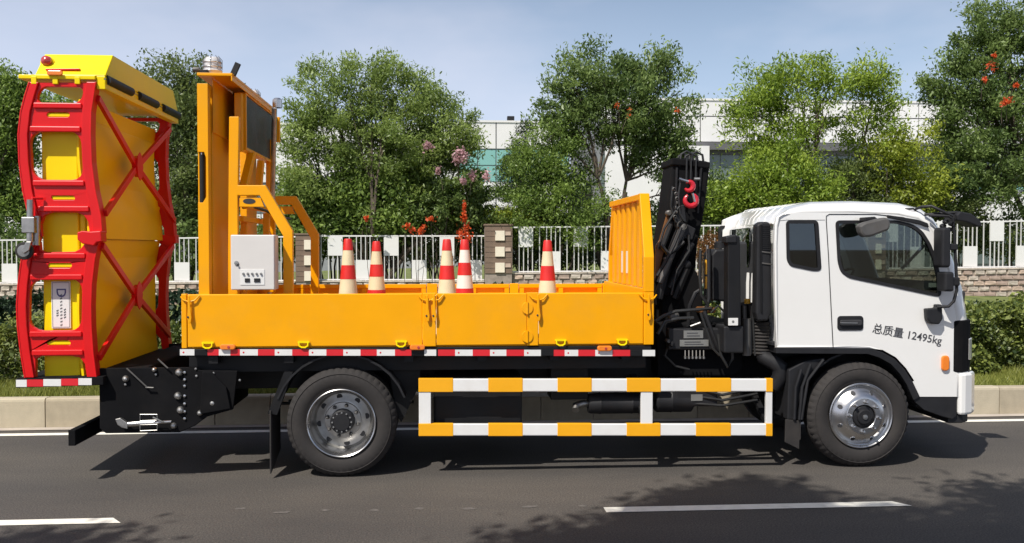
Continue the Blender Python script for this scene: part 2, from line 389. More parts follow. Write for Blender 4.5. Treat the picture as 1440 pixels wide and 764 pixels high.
def make_tree(name, label, cat, base_px, blobs, Y, leaf, leafsize=.11, dens=1., trunk_r=.09, stems=3, fork=.35, bark='bark', group=None,
              base_z=None, aspect=.42, twig=.55, trunk_spread=.5, sprays=None, per=200, spread=.34, hole=.0):
    bw = blobs_world(blobs, Y)
    bx = at(base_px, 400, Y).x; bz = base_z if base_z is not None else terrain(bx, Y)
    root = thing(name, label, cat, (bx, Y, bz), group)
    mb = MB(); base = Vector((bx, Y, bz - .1))
    top = max(c.z + rz for c, _, _, rz in bw); lowc = min(c.z - rz for c, _, _, rz in bw)
    ht = top - bz
    forks = []
    for k in range(stems):
        a = 2 * math.pi * (k + random.uniform(-.2, .2)) / max(stems, 1) + .5
        sp = trunk_spread * ht * .16 if stems > 1 else 0.05
        tip = base + Vector((math.cos(a) * sp * 1.5, math.sin(a) * sp, ht * fork * random.uniform(.85, 1.15)))
        st = base + Vector((math.cos(a) * trunk_r * .8, math.sin(a) * trunk_r * .8, 0)) if stems > 1 else base
        branch(mb, st, tip, trunk_r * (1 if stems < 2 else .8), trunk_r * .55, .06, 5, 8); forks.append(tip)
    # main limbs go to the blobs' centres, thin ones to the sprays
    limbs = []
    for c, rx, ry, rz in bw:
        f = min(forks, key=lambda g: (g - c).length)
        st = f if c.z > f.z else base.lerp(f, .6)
        pts = branch(mb, st, c, trunk_r * .5, trunk_r * .16, .1, 6, 6); limbs.append(pts)
    vol = sum((rx * rz) for _, rx, _, rz in bw)
    tgt = sprays or int(max(20, vol * 34 * dens))
    P = []; D = []; T = []
    for i in range(tgt):
        wts = [rx * rz for _, rx, _, rz in bw]; j = random.choices(range(len(bw)), wts)[0]
        c, rx, ry, rz = bw[j]
        while True:
            u = Vector([random.uniform(-1, 1) for _ in range(3)])
            if hole < u.length < 1: break
        u *= (.62 + .38 * u.length)/max(u.length, .35) if random.random() < .35 else 1.
        p = c + Vector((u.x * rx, u.y * ry, u.z * rz))
        src = random.choice(limbs[j][2:])
        if random.random() < .45:
            branch(mb, src, p, .016, .006, .08, 3, 3)
        dirn = (p - src); dirn.z += .25 * dirn.length
        if dirn.length < .1: dirn = Vector((0, 0, 1))
        dirn.normalize()
        k = int(per * random.uniform(.55, 1.3)); s = spread * random.uniform(.7, 1.3)
        g = np.clip(rng.normal(size=(k, 3)), -1.7, 1.7) * np.array([s, s, s * .55]) * .62
        g += np.outer(rng.uniform(-.5, 1.0, k) * s * twig * 2, np.array(dirn))
        P.append(np.array(p)[None] + g); D.append(np.repeat(np.array(dirn)[None], k, 0) * .7)
        T.append(np.clip(rng.normal(.42 + random.uniform(-.25, .28), .13, k), 0, 1))
    mb.build('trunk', bark, root)
    o = link('foliage', leaf_mesh('foliage', np.concatenate(P), leafsize * .95, leaf, np.concatenate(T), aspect, up=.75, dirs=np.concatenate(D)), root)
    stuff(o)
    return root
def leaf_cloud(blobs, Y, n, s=1.):
    """points filling the given blobs, denser near their skins"""
    bw = blobs_world(blobs, Y); w = np.array([rx * rz for _, rx, _, rz in bw]); w = w / w.sum(); out_ = []
    for (c, rx, ry, rz), f in zip(bw, w):
        k = int(n * f); u = rng.normal(size=(k, 3)); u /= np.linalg.norm(u, axis=1)[:, None]
        rr = rng.uniform(.25, 1, k)[:, None] ** .5
        out_.append(np.array(c)[None] + u * rr * np.array([rx, ry, rz]) * s)
    return np.concatenate(out_)

# ================================================================== THE SETTING
FENCE_Y = lambda x: 15.9 - .03 * x
KY0, KTOP = 2.56, .335                                    # kerb face and height
def terrain(x, y):
    """height of the verge behind the kerb"""
    t = max(0., min(1., (y - 3.) / 12.)); hi = .78 + .028 * max(-12, min(x, 7)) + (.10 if x > 0 else 0) - .07 * max(0, min(x - 9, 5))
    return .27 + (hi - .27) * t * t * (3 - 2 * t)
def sheet(name, x0, x1, y0, y1, z, mname, nx=1, ny=1, fz=None):
    mb = MB(); v = []; f = []
    for j in range(ny + 1):
        for i in range(nx + 1):
            x = x0 + (x1 - x0) * i / nx; y = y0 + (y1 - y0) * j / ny; v.append((x, y, fz(x, y) if fz else z))
    for j in range(ny):
        for i in range(nx):
            a = j * (nx + 1) + i; f.append((a, a + 1, a + nx + 2, a + nx + 1))
    mb.add(v, f, 0, fz is not None); return structure(mb.build(name, mname))
sheet('ground', -900, 900, -900, 900, -.03, 'soil')
sheet('road', -120, 120, -9.5, 2.40, 0, 'asphalt')
sheet('gutter', -120, 120, 2.404, KY0 - .004, .006, 'gutter')
sheet('near_pavement', -120, 120, -16, -9.6, .12, 'pavement')
sheet('verge', -110, 110, KY0 + .14, 110, 0, 'lawn', 100, 70, terrain)
# painted lines
def line(x0, x1, y0, y1, nm='lane_marking'):
    mb = MB(); sk = .05; mb.add([(x0, y0, .005), (x1 + sk, y0, .005), (x1 - sk, y1, .005), (x0 - .0, y1, .005)], [(0, 1, 2, 3)])
    return structure(mb.build(nm, 'road_paint'))
line(-80, 80, 2.10, 2.23, 'edge_line')
for k in range(-4, 5):
    x1_ = -2.42 + 6.05 * k; line(x1_ - 2.38, x1_, -1.235, -1.10)
mat('scuff', (.115, .104, .095), .8, var=.3, scale=30, dirt=.7, dcol=(.07, .065, .06))
for px_, py_, w_ in ((338, 716, 20), (398, 721, 26), (458, 718, 14), (527, 718, 18), (590, 716, 16), (660, 716, 22), (745, 713, 22), (818, 712, 14)):
    c_ = ground(px_, py_); mb_ = MB(); n_ = 11; rx_ = w_ * .0031; k_ = []
    for i_ in range(n_):
        a_ = 2 * math.pi * i_ / n_; f_ = random.uniform(.55, 1.1); k_.append((c_.x + rx_ * f_ * math.cos(a_), c_.y + .035 * f_ * math.sin(a_), .0035))
    mb_.add(k_, [tuple(range(n_))]); structure(mb_.build('worn_marking', 'scuff'))
# kerb stones, each a block of its own
kerb = structure(MB().box(-90, 90, KY0 + .02, KY0 + .13, -.02, KTOP - .02).build('kerb', 'mortar'))
kl = .625; kmes = []
for j in range(3):
    b = MB(); b.box(-kl / 2 + .005, kl / 2 - .005, 0, .15, -.02, 0); me_ = None
    pts = [(0, -.34), (.15, -.34), (.15, 0), (.025, 0), (.006, -.012), (0, -.035)]
    b = MB(); b.prism(pts, -kl / 2 + .005 + .001 * j, kl / 2 - .005, fn=lambda a, c, d: (d, a, c)); kmes.append(b.mesh('kerb_stone', ['kerb_a', 'kerb_b', 'kerb_a'][j]))
for i in range(-16, 24):
    o = link('kerb_stone', random.choice(kmes), kerb, loc=(-4.165 + kl * i, KY0 + random.uniform(-.004, .004), KTOP + random.uniform(-.004, .003)))
    o.rotation_euler = (0, 0, random.uniform(-.004, .004))
# ---- fence, walls and pillars
def stones(wall, x0, x1, z0f, z1f, Yf, w=.30, h=.145):
    """coursed stones facing the road, children of the wall"""
    variants = []
    for k in range(9):
        b = MB(); ww = w * random.uniform(.8, 1.12) / 2; hh = h / 2 - .008
        n_ = 8; pts = []
        for px_, pz_ in ((-ww, -hh), (0, -hh), (ww, -hh), (ww, 0), (ww, hh), (0, hh), (-ww, hh), (-ww, 0)):
            pts.append((px_ * random.uniform(.9, 1.0), pz_ * random.uniform(.85, 1.0)))
        b.prism(pts, .0, .1); vv = b.v
        b.v = [(x * (.86 if y < .01 else 1), y + (random.uniform(-.012, .012) if y < .01 else 0), z * (.8 if y < .01 else 1)) for x, y, z in vv]
        variants.append(b.mesh('stone', ['stone_a', 'stone_b', 'stone_c'][k % 3]))
    cnt = 0; x = x0; 
    cols = int((x1 - x0) / w)
    for c in range(cols):
        x = x0 + (c + .5) * (x1 - x0) / cols; zt = z1f(x); row = 0
        while zt - (row + .5) * h > z0f(x) - h * .5 and cnt < 298:
            o = link('stone', random.choice(variants), wall, loc=(x + (.5 * w if row % 2 else 0) * .9 + random.uniform(-.02, .02), Yf(x) - .045, zt - (row + .5) * h + random.uniform(-.006, .006)))
            row += 1; cnt += 1
def top_left(x): return at(0, 0, 0).z
def fence_line(px, py):                                    # point of the photo on the fence plane
    Y = 15.9
    for _ in range(4):
        p = at(px, py, Y); Y = FENCE_Y(p.x)
    return at(px, py, Y)
picket_me = {}
def picket(h, w=.022):
    k = (round(h, 2), w)
    if k not in picket_me: picket_me[k] = MB().box(-w / 2, w / 2, -.013, .013, 0, h).mesh('picket', 'picket_grey')
    return picket_me[k]
def panel_me(w, h):
    k = ('p', round(w, 2), round(h, 2))
    if k not in picket_me: picket_me[k] = MB().box(-w / 2, w / 2, -.022, .022, 0, h).mesh('panel', 'fence_white')
    return picket_me[k]
def fence(px0, px1, yt0, yt1, yb0, yb1, label, phase=0, wall_label=None, px_panel0=None):
    a0 = fence_line(px0, yb0); a1 = fence_line(px1, yb1); t0 = fence_line(px0, yt0); t1 = fence_line(px1, yt1)
    H = (t0.z - a0.z + t1.z - a1.z) / 2
    root = thing('railing_fence', label, 'fence', a0.lerp(a1, .5), 'white railing fence along the garden wall')
    rt = MB(); rt.bar(t0, t1, .035, .035); rt.build('top_rail', 'fence_white', root)
    rb = MB(); rb.bar(a0 + Vector((0, 0, .03)), a1 + Vector((0, 0, .03)), .035, .03); rb.build('bottom_rail', 'fence_white', root)
    unit = .72; n = int((a1.x - a0.x) / unit) + 1
    xs = (fence_line(px_panel0, 380).x if px_panel0 else a0.x) ; k0 = int((a0.x - xs) / unit) - 1
    for k in range(k0, k0 + n + 3):
        xc = xs + k * unit
        for dx in (-.175, -.058, .058, .175, .36):
            x = xc + dx
            if not a0.x - .01 < x < a1.x + .01: continue
            f = (x - a0.x) / (a1.x - a0.x); p = a0.lerp(a1, f); o = link('picket', picket(H), root, loc=(x, FENCE_Y(x), p.z))
        if a0.x + .1 < xc < a1.x - .1:
            f = (xc - a0.x) / (a1.x - a0.x); p = a0.lerp(a1, f); up = (k + phase) % 2
            link('panel', panel_me(.38, H * .42), root, loc=(xc, FENCE_Y(xc), p.z + (H * .56 if up else .05)))
    if wall_label:
        w = thing('stone_wall', wall_label, 'wall', (a0.x, FENCE_Y(a0.x), a0.z - .5), 'stone walls under the railing fence')
        yw = lambda x: FENCE_Y(x); zt = lambda x: a0.z + (a1.z - a0.z) * (x - a0.x) / (a1.x - a0.x)
        m = MB()
        p = [(a0.x, yw(a0.x)), (a1.x, yw(a1.x))]
        v = []
        for x in (a0.x, a1.x):
            for dy in (-.10, .12):
                for z in (terrain(x, 15) - .5, zt(x) - .012): v.append((x, yw(x) + dy, z))
        m.add(v, [(0, 1, 5, 4), (2, 6, 7, 3), (1, 3, 7, 5), (0, 4, 6, 2), (0, 2, 3, 1), (4, 5, 7, 6)]); m.build('wall_core', 'mortar', w)
        cp = MB(); 
        cp.bar(Vector((a0.x, yw(a0.x), zt(a0.x) - .012)), Vector((a1.x, yw(a1.x), zt(a1.x) - .012)), .30, .03); cp.build('coping', 'stone_c', w)
        stones(w, a0.x, a1.x, lambda x: terrain(x, 15) , lambda x: zt(x) - .03, lambda x: yw(x) - .10, w=.27 if a1.x < 9 else .30)
    return root
fence(-500, 416, 344, 333, 404, 396, 'white railing fence section behind the raised red and yellow frame', 0, 'low pinkish stone wall behind the red and yellow frame', 256)
fence(448, 681, 332, 332, 395, 395, 'white railing fence section behind the row of traffic cones', 0, 'low stone wall between the two brown tiled pillars', 511)
fence(720, 1214, 320, 315.5, 384, 379.5, 'white railing fence section behind the yellow headboard and black crane', 0, 'stone wall right of the middle brown pillar', 778)
fence(1240, 1980, 315, 300, 379, 371, 'white railing fence section right of the cab mirrors', 1, 'taller mottled stone wall right of the white cab', 1401)
def pillar(px0, px1, yt, yb, label, tiles=True, grp='brown tiled fence pillars'):
    a = fence_line(px0, yb); b = fence_line(px1, yb); t = fence_line(px0, yt); y = FENCE_Y(a.x)
    r = thing('fence_pillar', label, 'pillar', ((a.x + b.x) / 2, y, a.z), grp)
    h = t.z - a.z
    MB().box(a.x + .01, b.x - .01, y - .24, y + .24, a.z - .6, t.z).build('pillar_core', 'mortar', r)
    MB().box(a.x - .02, b.x + .02, y - .28, y + .28, t.z, t.z + .045).build('cap', 'pillar_brown', r, .008)
    nb = 9; w = b.x - a.x
    bm_ = MB().box(0, w, -.02, 0, .004, h / nb - .006).mesh('brick_course', 'pillar_brown')
    for k in range(nb):
        link('brick_course', bm_, r, loc=(a.x, y - .24, a.z + h * k / nb))
    tm = MB().box(0, w * .34, -.035, 0, 0, h * .205).mesh('tile', 'tile_cream'); tm2 = MB().box(0, w * .2, -.028, 0, 0, h * .08).mesh('tile_strip', 'stone_a')
    for k in range(3):
        link('tile', tm, r, loc=(a.x + w * .38, y - .26, a.z + h * (.02 + .335 * k)), bevel=.004)
        link('tile_strip', tm2, r, loc=(a.x + w * .74, y - .255, a.z + h * (.13 + .335 * k)))
pillar(418, 450, 331, 396, 'brown tiled pillar seen through the yellow mast arms')
pillar(681, 719.5, 318, 384.5, 'brown pillar with three cream square tiles right of the orange flowers')
pillar(1215, 1239.5, 314, 380, 'brown pillar seen through the cab door window')
wp = fence_line(850, 385); 

# ---- buildings
def facade(name, label, pxl, pxr, ytop, Y, rows, colw, ybot=400, group=None, depth=14, lower='panel_white'):
    """rows: list of (top px, bottom px, kind) from the roof line down"""
    p0 = at(pxl, ytop, Y); p1 = at(pxr, ytop, Y); xl, xr = p0.x, p1.x; xm = (pxl + pxr) / 2
    Z = lambda py: at(xm, py, Y).z
    r = thing(name, label, 'building', ((xl + xr) / 2, Y, 0), group)
    MB().box(xl + .02, xr - .02, Y + .12, Y + depth, -.02, Z(ytop) - .08).build('wall', 'panel_joint', r)
    MB().box(xl - .05, xr + .05, Y - .06, Y + depth + .1, Z(ytop) - .03, Z(ytop) + .10).build('roof', 'panel_white', r)
    sc = (at(xm + 10, 300, Y).x - at(xm, 300, Y).x) / 10
    for (y0, y1, kind, w) in rows:
        z1, z0 = Z(y0), Z(y1); w_ = max(w, 4) * sc; n = max(1, int(round((xr - xl) / w_))); w_ = (xr - xl) / n
        if kind == 'soffit':
            MB().box(xl, xr, Y + .02, Y + .10, z0, z1).build('soffit', 'soffit', r); continue
        me = MB().box(.035, w_ - .035, 0, .09, .035, z1 - z0 - .035).mesh('panel' if 'panel' in kind else 'window', kind)
        for k in range(n):
            if 'glass' in kind:
                wd = link('window', me, r, loc=(xl + k * w_, Y + .06, z0), )
            else: link('panel', me, r, loc=(xl + k * w_, Y, z0), bevel=0)
    return r, xl, xr, Z
BY = 52.
facade('office_building', 'plain white building block hidden behind the trees left of the teal glazing', -420, 644, 172, BY,
    [(172, 210, 'panel_white', 48), (210, 256, 'panel_white', 48), (256, 300, 'glass_grey', 48), (300, 345, 'panel_white', 48)], 48)
rA, xl, xr, Z = facade('office_building', 'white building with teal glass band between the leafy trees', 646, 800, 172, BY,
    [(172, 210, 'panel_white', 48), (210, 233, 'glass_teal', 24), (233, 256, 'glass_teal', 24), (256, 300, 'panel_white', 48), (300, 345, 'glass_grey', 48)], 48)
rB, xl, xr, Z = facade('office_building', 'taller white panelled building block right of the crane', 845, 2300, 148, BY - 1.5,
    [(148, 170, 'panel_white', 32), (170, 205, 'panel_white', 32), (205, 222, 'soffit', 0), (222, 262, 'glass_grey', 26), (262, 312, 'glass_grey', 26), (312, 350, 'panel_white', 52)], 32)
# white corner column of the taller block
c0 = at(962, 205, BY - 1.9); c1 = at(997, 350, BY - 1.9)
MB().box(c0.x, c1.x, BY - 1.9, BY - 1.52, c1.z - 1, c0.z).build('corner_column', 'panel_white', rB)
MB().box(at(845, 205, BY).x, c0.x - .03, BY - 1.8, BY - 1.53, 0, c0.z - .05).build('end_wall', 'panel_white', rB)
c2 = at(1000, 205, BY - 2.1); c3 = at(2300, 222, BY - 2.1)
MB().box(c2.x, c3.x, BY - 2.1, BY - 1.55, c2.z - .25, c2.z).build('eave', 'soffit', rB)
fl = at(719, 168, BY); f = thing('floodlight', 'small black floodlight on the white building roof edge', 'floodlight', (fl.x, fl.y + .5, Z(172)))
zz = at(719, 172, BY).z + .1
MB().box(fl.x - .25, fl.x + .22, BY + .2, BY + .5, zz + .04, zz + .33).build('housing', 'black_plastic', f, .03)
MB().bar((fl.x, BY + .35, zz - .02), (fl.x, BY + .35, zz + .12), .08, .08).build('bracket', 'black_plastic', f)
rC, xl, xr, Z = facade('low_building', 'low white building with teal strip beyond the right fence', 1338, 1560, 250, 34.,
    [(250, 268, 'glass_teal', 30), (270, 330, 'panel_white', 28), (330, 372, 'glass_grey', 28)], 28)

# trees far behind the buildings and to both sides, too distant to tell apart
def far_wood():
    n = 26000; X_ = rng.uniform(-150, 190, n); Y_ = rng.uniform(70, 84, n); top = 7.2 + 1.2 * np.sin(X_ * .31) + .8 * np.sin(X_ * .83 + 2) + .5 * np.sin(X_ * 2.1)
    Z_ = top * rng.uniform(.02, 1, n) ** .8
    tag(stuff(link('distant_wood', leaf_mesh('distant_wood', np.stack([X_, Y_, Z_], 1), 1.1, 'leaf_dark', None, .7))), 'distant belt of trees far behind the white buildings', 'wood')
# ---- vegetation behind the fence and on the verge
far_wood()
TREES = 'trees in the garden behind the truck'
make_tree('broadleaf_tree', 'dense green tree at the left picture edge behind the red frame', 'tree', 2, [(0, 170, 42, 65), (-30, 230, 60, 80), (8, 250, 42, 70), (15, 150, 24, 42), (0, 310, 50, 45), (70, 165, 40, 30)], 19., 'leaf_mid', .13, 1.3, group=TREES)
make_tree('broadleaf_tree', 'dark olive tree between the red frame and the yellow mast', 'tree', 255, [(255, 125, 42, 45), (235, 175, 62, 60), (285, 170, 55, 55), (250, 235, 70, 60), (230, 300, 60, 55), (290, 290, 50, 60)], 18.5, 'leaf_olive', .12, 1.15, group=TREES)
make_tree('pagoda_tree', 'airy light green multi-stemmed tree behind the traffic cones', 'tree', 536,
    [(437, 118, 30, 34), (430, 175, 34, 34), (500, 120, 46, 36), (528, 92, 16, 24), (560, 135, 55, 42), (610, 150, 34, 40), (628, 190, 44, 38), (480, 185, 60, 45), (560, 205, 70, 50), (450, 250, 60, 50), (530, 262, 60, 45), (665, 200, 22, 30), (420, 220, 24, 34), (625, 250, 52, 40), (535, 170, 50, 40), (585, 215, 50, 40), (470, 150, 40, 36), (505, 225, 50, 36)],
    16.7, 'leaf_airy', .12, .8, .08, 6, .26, trunk_spread=.75, aspect=.34, group=TREES, spread=0.28)
make_tree('crape_myrtle', 'dark leaved crape myrtle with pink flower heads behind the cones', 'tree', 616, [(640, 255, 42, 34), (600, 270, 32, 36), (655, 285, 36, 34), (625, 300, 48, 26)], 16.5, 'leaf_dark', .11, 1.0, .03, 3, .35, aspect=.55, spread=.2)
make_tree('conifer', 'dark blue green conifer left of the central tree', 'tree', 735, [(738, 190, 8, 22), (735, 215, 18, 26), (732, 250, 28, 34), (730, 290, 36, 40), (728, 330, 40, 36)], 20., 'leaf_pine', .10, 2.2, .1, 1, .8, spread=.2, aspect=.25, per=150)
make_tree('broadleaf_tree', 'mid green low tree in front of the conifer', 'tree', 790, [(770, 215, 42, 34), (755, 260, 50, 38), (800, 270, 55, 45), (740, 310, 50, 36), (800, 318, 60, 34)], 16.5, 'leaf_mid', .10, 1.2, .06, 3, .3, group=TREES, spread=0.30)
make_tree('ash_tree', 'tall dark green tree rising left of the crane', 'tree', 856,
    [(790, 106, 30, 28), (800, 138, 44, 38), (850, 106, 46, 34), (905, 98, 36, 32), (925, 130, 44, 42), (870, 155, 62, 42), (818, 175, 40, 34), (930, 180, 42, 38), (790, 165, 26, 26), (890, 200, 40, 22), (955, 130, 22, 24), (775, 195, 26, 26), (930, 215, 34, 26), (935, 235, 40, 38), (955, 275, 34, 36), (855, 125, 70, 44), (895, 165, 50, 36)],
    16.8, 'leaf_dark', .13, .66, .08, 5, .42, trunk_spread=.4, aspect=.38, group=TREES, spread=0.29)
make_tree('pagoda_tree', 'bright yellow green spreading tree above the white cab', 'tree', 1166,
    [(1080, 130, 36, 30), (1050, 155, 30, 22), (1060, 190, 32, 22), (1120, 120, 46, 32), (1180, 112, 46, 30), (1230, 140, 36, 34), (1150, 160, 66, 38), (1215, 185, 46, 30), (1110, 200, 40, 24)],
    17., 'leaf_lime', .13, .95, .08, 2, .45, per=140, aspect=.36, group=TREES, spread=0.32)
make_tree('broadleaf_tree', 'lime green low tree above the cab rear corner', 'tree', 1095, [(1100, 225, 44, 30), (1065, 262, 46, 30), (1125, 262, 46, 32), (1035, 290, 32, 20), (1090, 300, 60, 24)], 16.2, 'leaf_lime', .12, 1.25, .05, 3, .3, group=TREES)
make_tree('broadleaf_tree', 'yellow leaved low tree beside the right hand tree', 'tree', 1275, [(1255, 205, 26, 20), (1290, 200, 30, 18), (1262, 240, 36, 26), (1290, 265, 34, 30)], 16.5, 'leaf_yellow', .12, 1.1, .05, 3, .3, group=TREES)
make_tree('trumpet_vine_tree', 'tall dark tree with orange blossoms at the right edge', 'tree', 1475,
    [(1400, 45, 40, 34), (1440, 40, 50, 40), (1370, 85, 36, 34), (1420, 105, 55, 42), (1345, 125, 42, 36), (1330, 165, 32, 36), (1390, 175, 62, 48), (1440, 190, 60, 60), (1360, 230, 60, 38), (1420, 262, 60, 34), (1340, 262, 44, 30)],
    17.2, 'leaf_dark', .13, .85, .12, 3, .35, group=TREES, spread=0.30)
make_tree('broadleaf_tree', 'shadowed green bush filling the gap left of the orange blossom tree', 'tree', 1215, [(1190, 262, 50, 34), (1235, 285, 60, 32), (1160, 300, 50, 26), (1320, 290, 50, 28)], 17.5, 'leaf_olive', .11, 1.3, .05, 3, .3, group=TREES)
make_tree('broadleaf_tree', 'small dark tree beside the crane head', 'tree', 1010, [(1008, 262, 16, 22), (1010, 300, 26, 28), (985, 315, 30, 24)], 17., 'leaf_dark', .11, 1.2, .04, 2, .3, group=TREES)
# long bushes
def bush(label, cat, blobs, Y, leaf, n, size, tone=None, name='bush', group=None, aspect=.5, bark='bark'):
    bw = blobs_world(blobs, Y); bx = sum(c.x for c, *_ in bw) / len(bw); bz = terrain(bx, Y)
    r = thing(name, label, cat, (bx, Y, bz), group)
    mb = MB()
    for c, rx, ry, rz in bw:
        for k in range(5):
            branch(mb, (c.x + random.uniform(-.3, .3) * rx, Y, terrain(c.x, Y) - .05), c + Vector((random.uniform(-.5, .5) * rx, random.uniform(-.5, .5) * ry, random.uniform(-.2, .6) * rz)), .03, .008, .1, 4, 4)
    stuff(mb.build('stems', bark, r))
    P = leaf_cloud(blobs, Y, n)
    nz_ = (np.sin(P[:, 0] * 3.1) * np.cos(P[:, 2] * 4.3 + P[:, 1] * 2.) * .18)
    P = P + rng.normal(size=P.shape) * .07
    stuff(link('foliage', leaf_mesh('foliage', P, size, leaf, np.clip(rng.normal(.42, .22, len(P)) + nz_, 0, 1), aspect), r))
    return r
SHR = 'shrubs behind the railing fence'
bush('dark broad shrubs behind the fence left of the mast', 'shrub', [(-20, 350, 60, 50), (60, 360, 60, 46), (150, 350, 60, 50), (250, 345, 60, 46), (330, 345, 60, 44)], 17.8, 'leaf_dark', 16000, .13, group=SHR)
bush('leafy green shrubs below the airy tree', 'shrub', [(430, 285, 48, 42), (480, 300, 44, 36), (450, 330, 60, 36), (400, 330, 40, 36), (505, 272, 55, 40), (565, 275, 60, 40), (630, 290, 50, 36), (550, 310, 70, 30)], 16.8, 'leaf_mid', 34000, .12, group=SHR)
bush('dark shrubs behind the fence and the cones', 'shrub', [(530, 330, 56, 46), (600, 335, 56, 40), (660, 335, 46, 40)], 17.4, 'leaf_dark', 14000, .12, group=SHR)
bush('low golden shrub beside the middle brown pillar', 'shrub', [(705, 305, 26, 12), (735, 310, 30, 14)], 16.6, 'leaf_yellow', 2500, .09, group=SHR)
bush('dark shrubs behind the fence right of the middle pillar', 'shrub', [(740, 345, 50, 36), (800, 345, 56, 40), (870, 335, 56, 46), (930, 330, 50, 50), (990, 335, 50, 42)], 17.8, 'leaf_dark', 18000, .12, group=SHR)
bush('rusty orange shrub between crane and cab', 'shrub', [(1003, 345, 20, 20), (990, 352, 16, 18)], 15.2, 'leaf_rust', 1500, .07, group=SHR)
bush('dark shrubs behind the fence right of the cab', 'shrub', [(1070, 320, 60, 40), (1160, 325, 60, 40), (1250, 330, 60, 40), (1340, 322, 50, 36), (1420, 335, 60, 30)], 17.8, 'leaf_olive', 20000, .12, group=SHR)
# flowers: pink heads and orange spikes
def flowers(label, pts, Y, m, size, n, r_, cat='flowers', name='flower_cluster', stem=True):
    c = at(*pts[0][:2], Y); z0 = terrain(c.x, Y)
    root = thing(name, label, cat, (c.x, Y, z0)); P = []; mb = MB()
    for px, py, rx, rz in pts:
        p = at(px, py, Y + random.uniform(-.15, .1)); sc = .0165
        g = rng.normal(size=(n, 3)) * np.array([rx * sc, rx * sc, rz * sc]) * .5; P.append(np.array(p)[None] + g)
        branch(mb, (p.x + random.uniform(-.2, .2), Y + .1, z0 if stem else p.z - .5), p, .008, .004, .05, 3, 4)
    stuff(mb.build('stem', 'bark', root)); stuff(link('blossom', leaf_mesh('blossom', np.concatenate(P), size, m, aspect=.8), root)); return root
flowers('pale pink crape myrtle flower heads', [(602, 205, 7, 7), (647, 213, 8, 6), (643, 224, 7, 7), (653, 220, 6, 8), (665, 247, 5, 8), (684, 247, 6, 8), (616, 240, 4, 5), (652, 255, 4, 5)], 15.5, 'petal_pink', .07, 90, 1, stem=False)
flowers('tall orange red canna spikes behind the right pair of cones', [(653, 290, 3, 8), (653, 305, 5, 10), (655, 322, 7, 12), (648, 330, 6, 8), (658, 335, 5, 6)], 15.4, 'petal_orange', .07, 70, 1)
flowers('orange red blossoms low behind the second cone', [(594, 322, 6, 7), (580, 324, 5, 5), (606, 308, 7, 4), (573, 318, 5, 5), (515, 307, 3, 4), (590, 326, 5, 5)], 15.4, 'petal_orange', .07, 40, 1)
flowers('orange trumpet blossoms high in the right tree', [(1394, 95, 8, 9), (1398, 78, 3, 4), (1418, 142, 8, 7), (1429, 120, 4, 5), (1385, 112, 3, 4), (1412, 146, 6, 5)], 14.8, 'petal_orange', .07, 40, 1, stem=False)
flowers('small orange blossoms in the tall tree left of the crane', [(868, 148, 4, 5), (884, 160, 4, 9), (953, 156, 4, 4)], 15.4, 'petal_orange', .06, 18, 1, stem=False)
# hedge and grass on the verge
def hedge(label, x0, x1, y0, y1, zt, leaf, n, size, name='hedge'):
    r = thing(name, label, 'hedge', ((x0 + x1) / 2, (y0 + y1) / 2, terrain((x0 + x1) / 2, y0)))
    u = rng.uniform(0, 1, (n, 3)); X = x0 + (x1 - x0) * u[:, 0]
    top = np.array([zt(x) for x in X]) + .07 * np.sin(X * 2.3) + .05 * np.sin(X * 5.7 + 1) + .03 * np.sin(X * 13)
    bot = np.array([terrain(x, y0) for x in X]) + .06
    side = rng.uniform(0, 1, n)
    Yv = np.where(side < .55, y0 + np.abs(rng.normal(0, .10, n)) + .10 * np.sin(X * 3.3) + .06 * np.sin(X * 9 + u[:, 2] * 9), y0 + (y1 - y0) * u[:, 1])
    Zv = np.where(side < .55, bot + (top - bot) * u[:, 2], top - np.abs(rng.normal(0, .07, n)))
    P = np.stack([X, Yv, Zv], 1) + rng.normal(size=(n, 3)) * .035
    tone = np.clip(rng.normal(.42, .22, n) + .2 * np.sin(X * 4.1) * np.cos(Zv * 7), 0, 1)
    stuff(link('foliage', leaf_mesh('foliage', P, size, leaf, tone, .6, up=.6), r))
    c = MB(); k = int((x1 - x0) / .25)
    for i in range(k):
        x = x0 + (i + .5) * (x1 - x0) / k; h = zt(x) - .12
        for _ in range(2):
            branch(c, (x + random.uniform(-.1, .1), (y0 + y1) / 2, terrain(x, y0) - .03), (x + random.uniform(-.2, .2), random.uniform(y0 + .1, y1 - .1), h), .014, .005, .1, 3, 4)
    stuff(c.build('stems', 'bark', r)); return r
hedge('clipped green hedge behind the kerb, left of and under the truck', -9., 2.3, 4.0, 5.2, lambda x: 1.02, 'leaf_hedge', 52000, .065)
hedge('tall leafy green hedge behind the kerb right of the cab', 2.5, 12., 4.0, 5.4, lambda x: 1.12 + .005 * x, 'leaf_hedge', 62000, .075)
hedge('dark low hedge below the stone wall', -14., 20., 9.5, 11.5, lambda x: 1.00 + .010 * (x + 14) - (0 if x < 6 else min(.5, .12 * (x - 6))), 'leaf_pine', 30000, .12)  # foliage in the dark conifer leaf colour
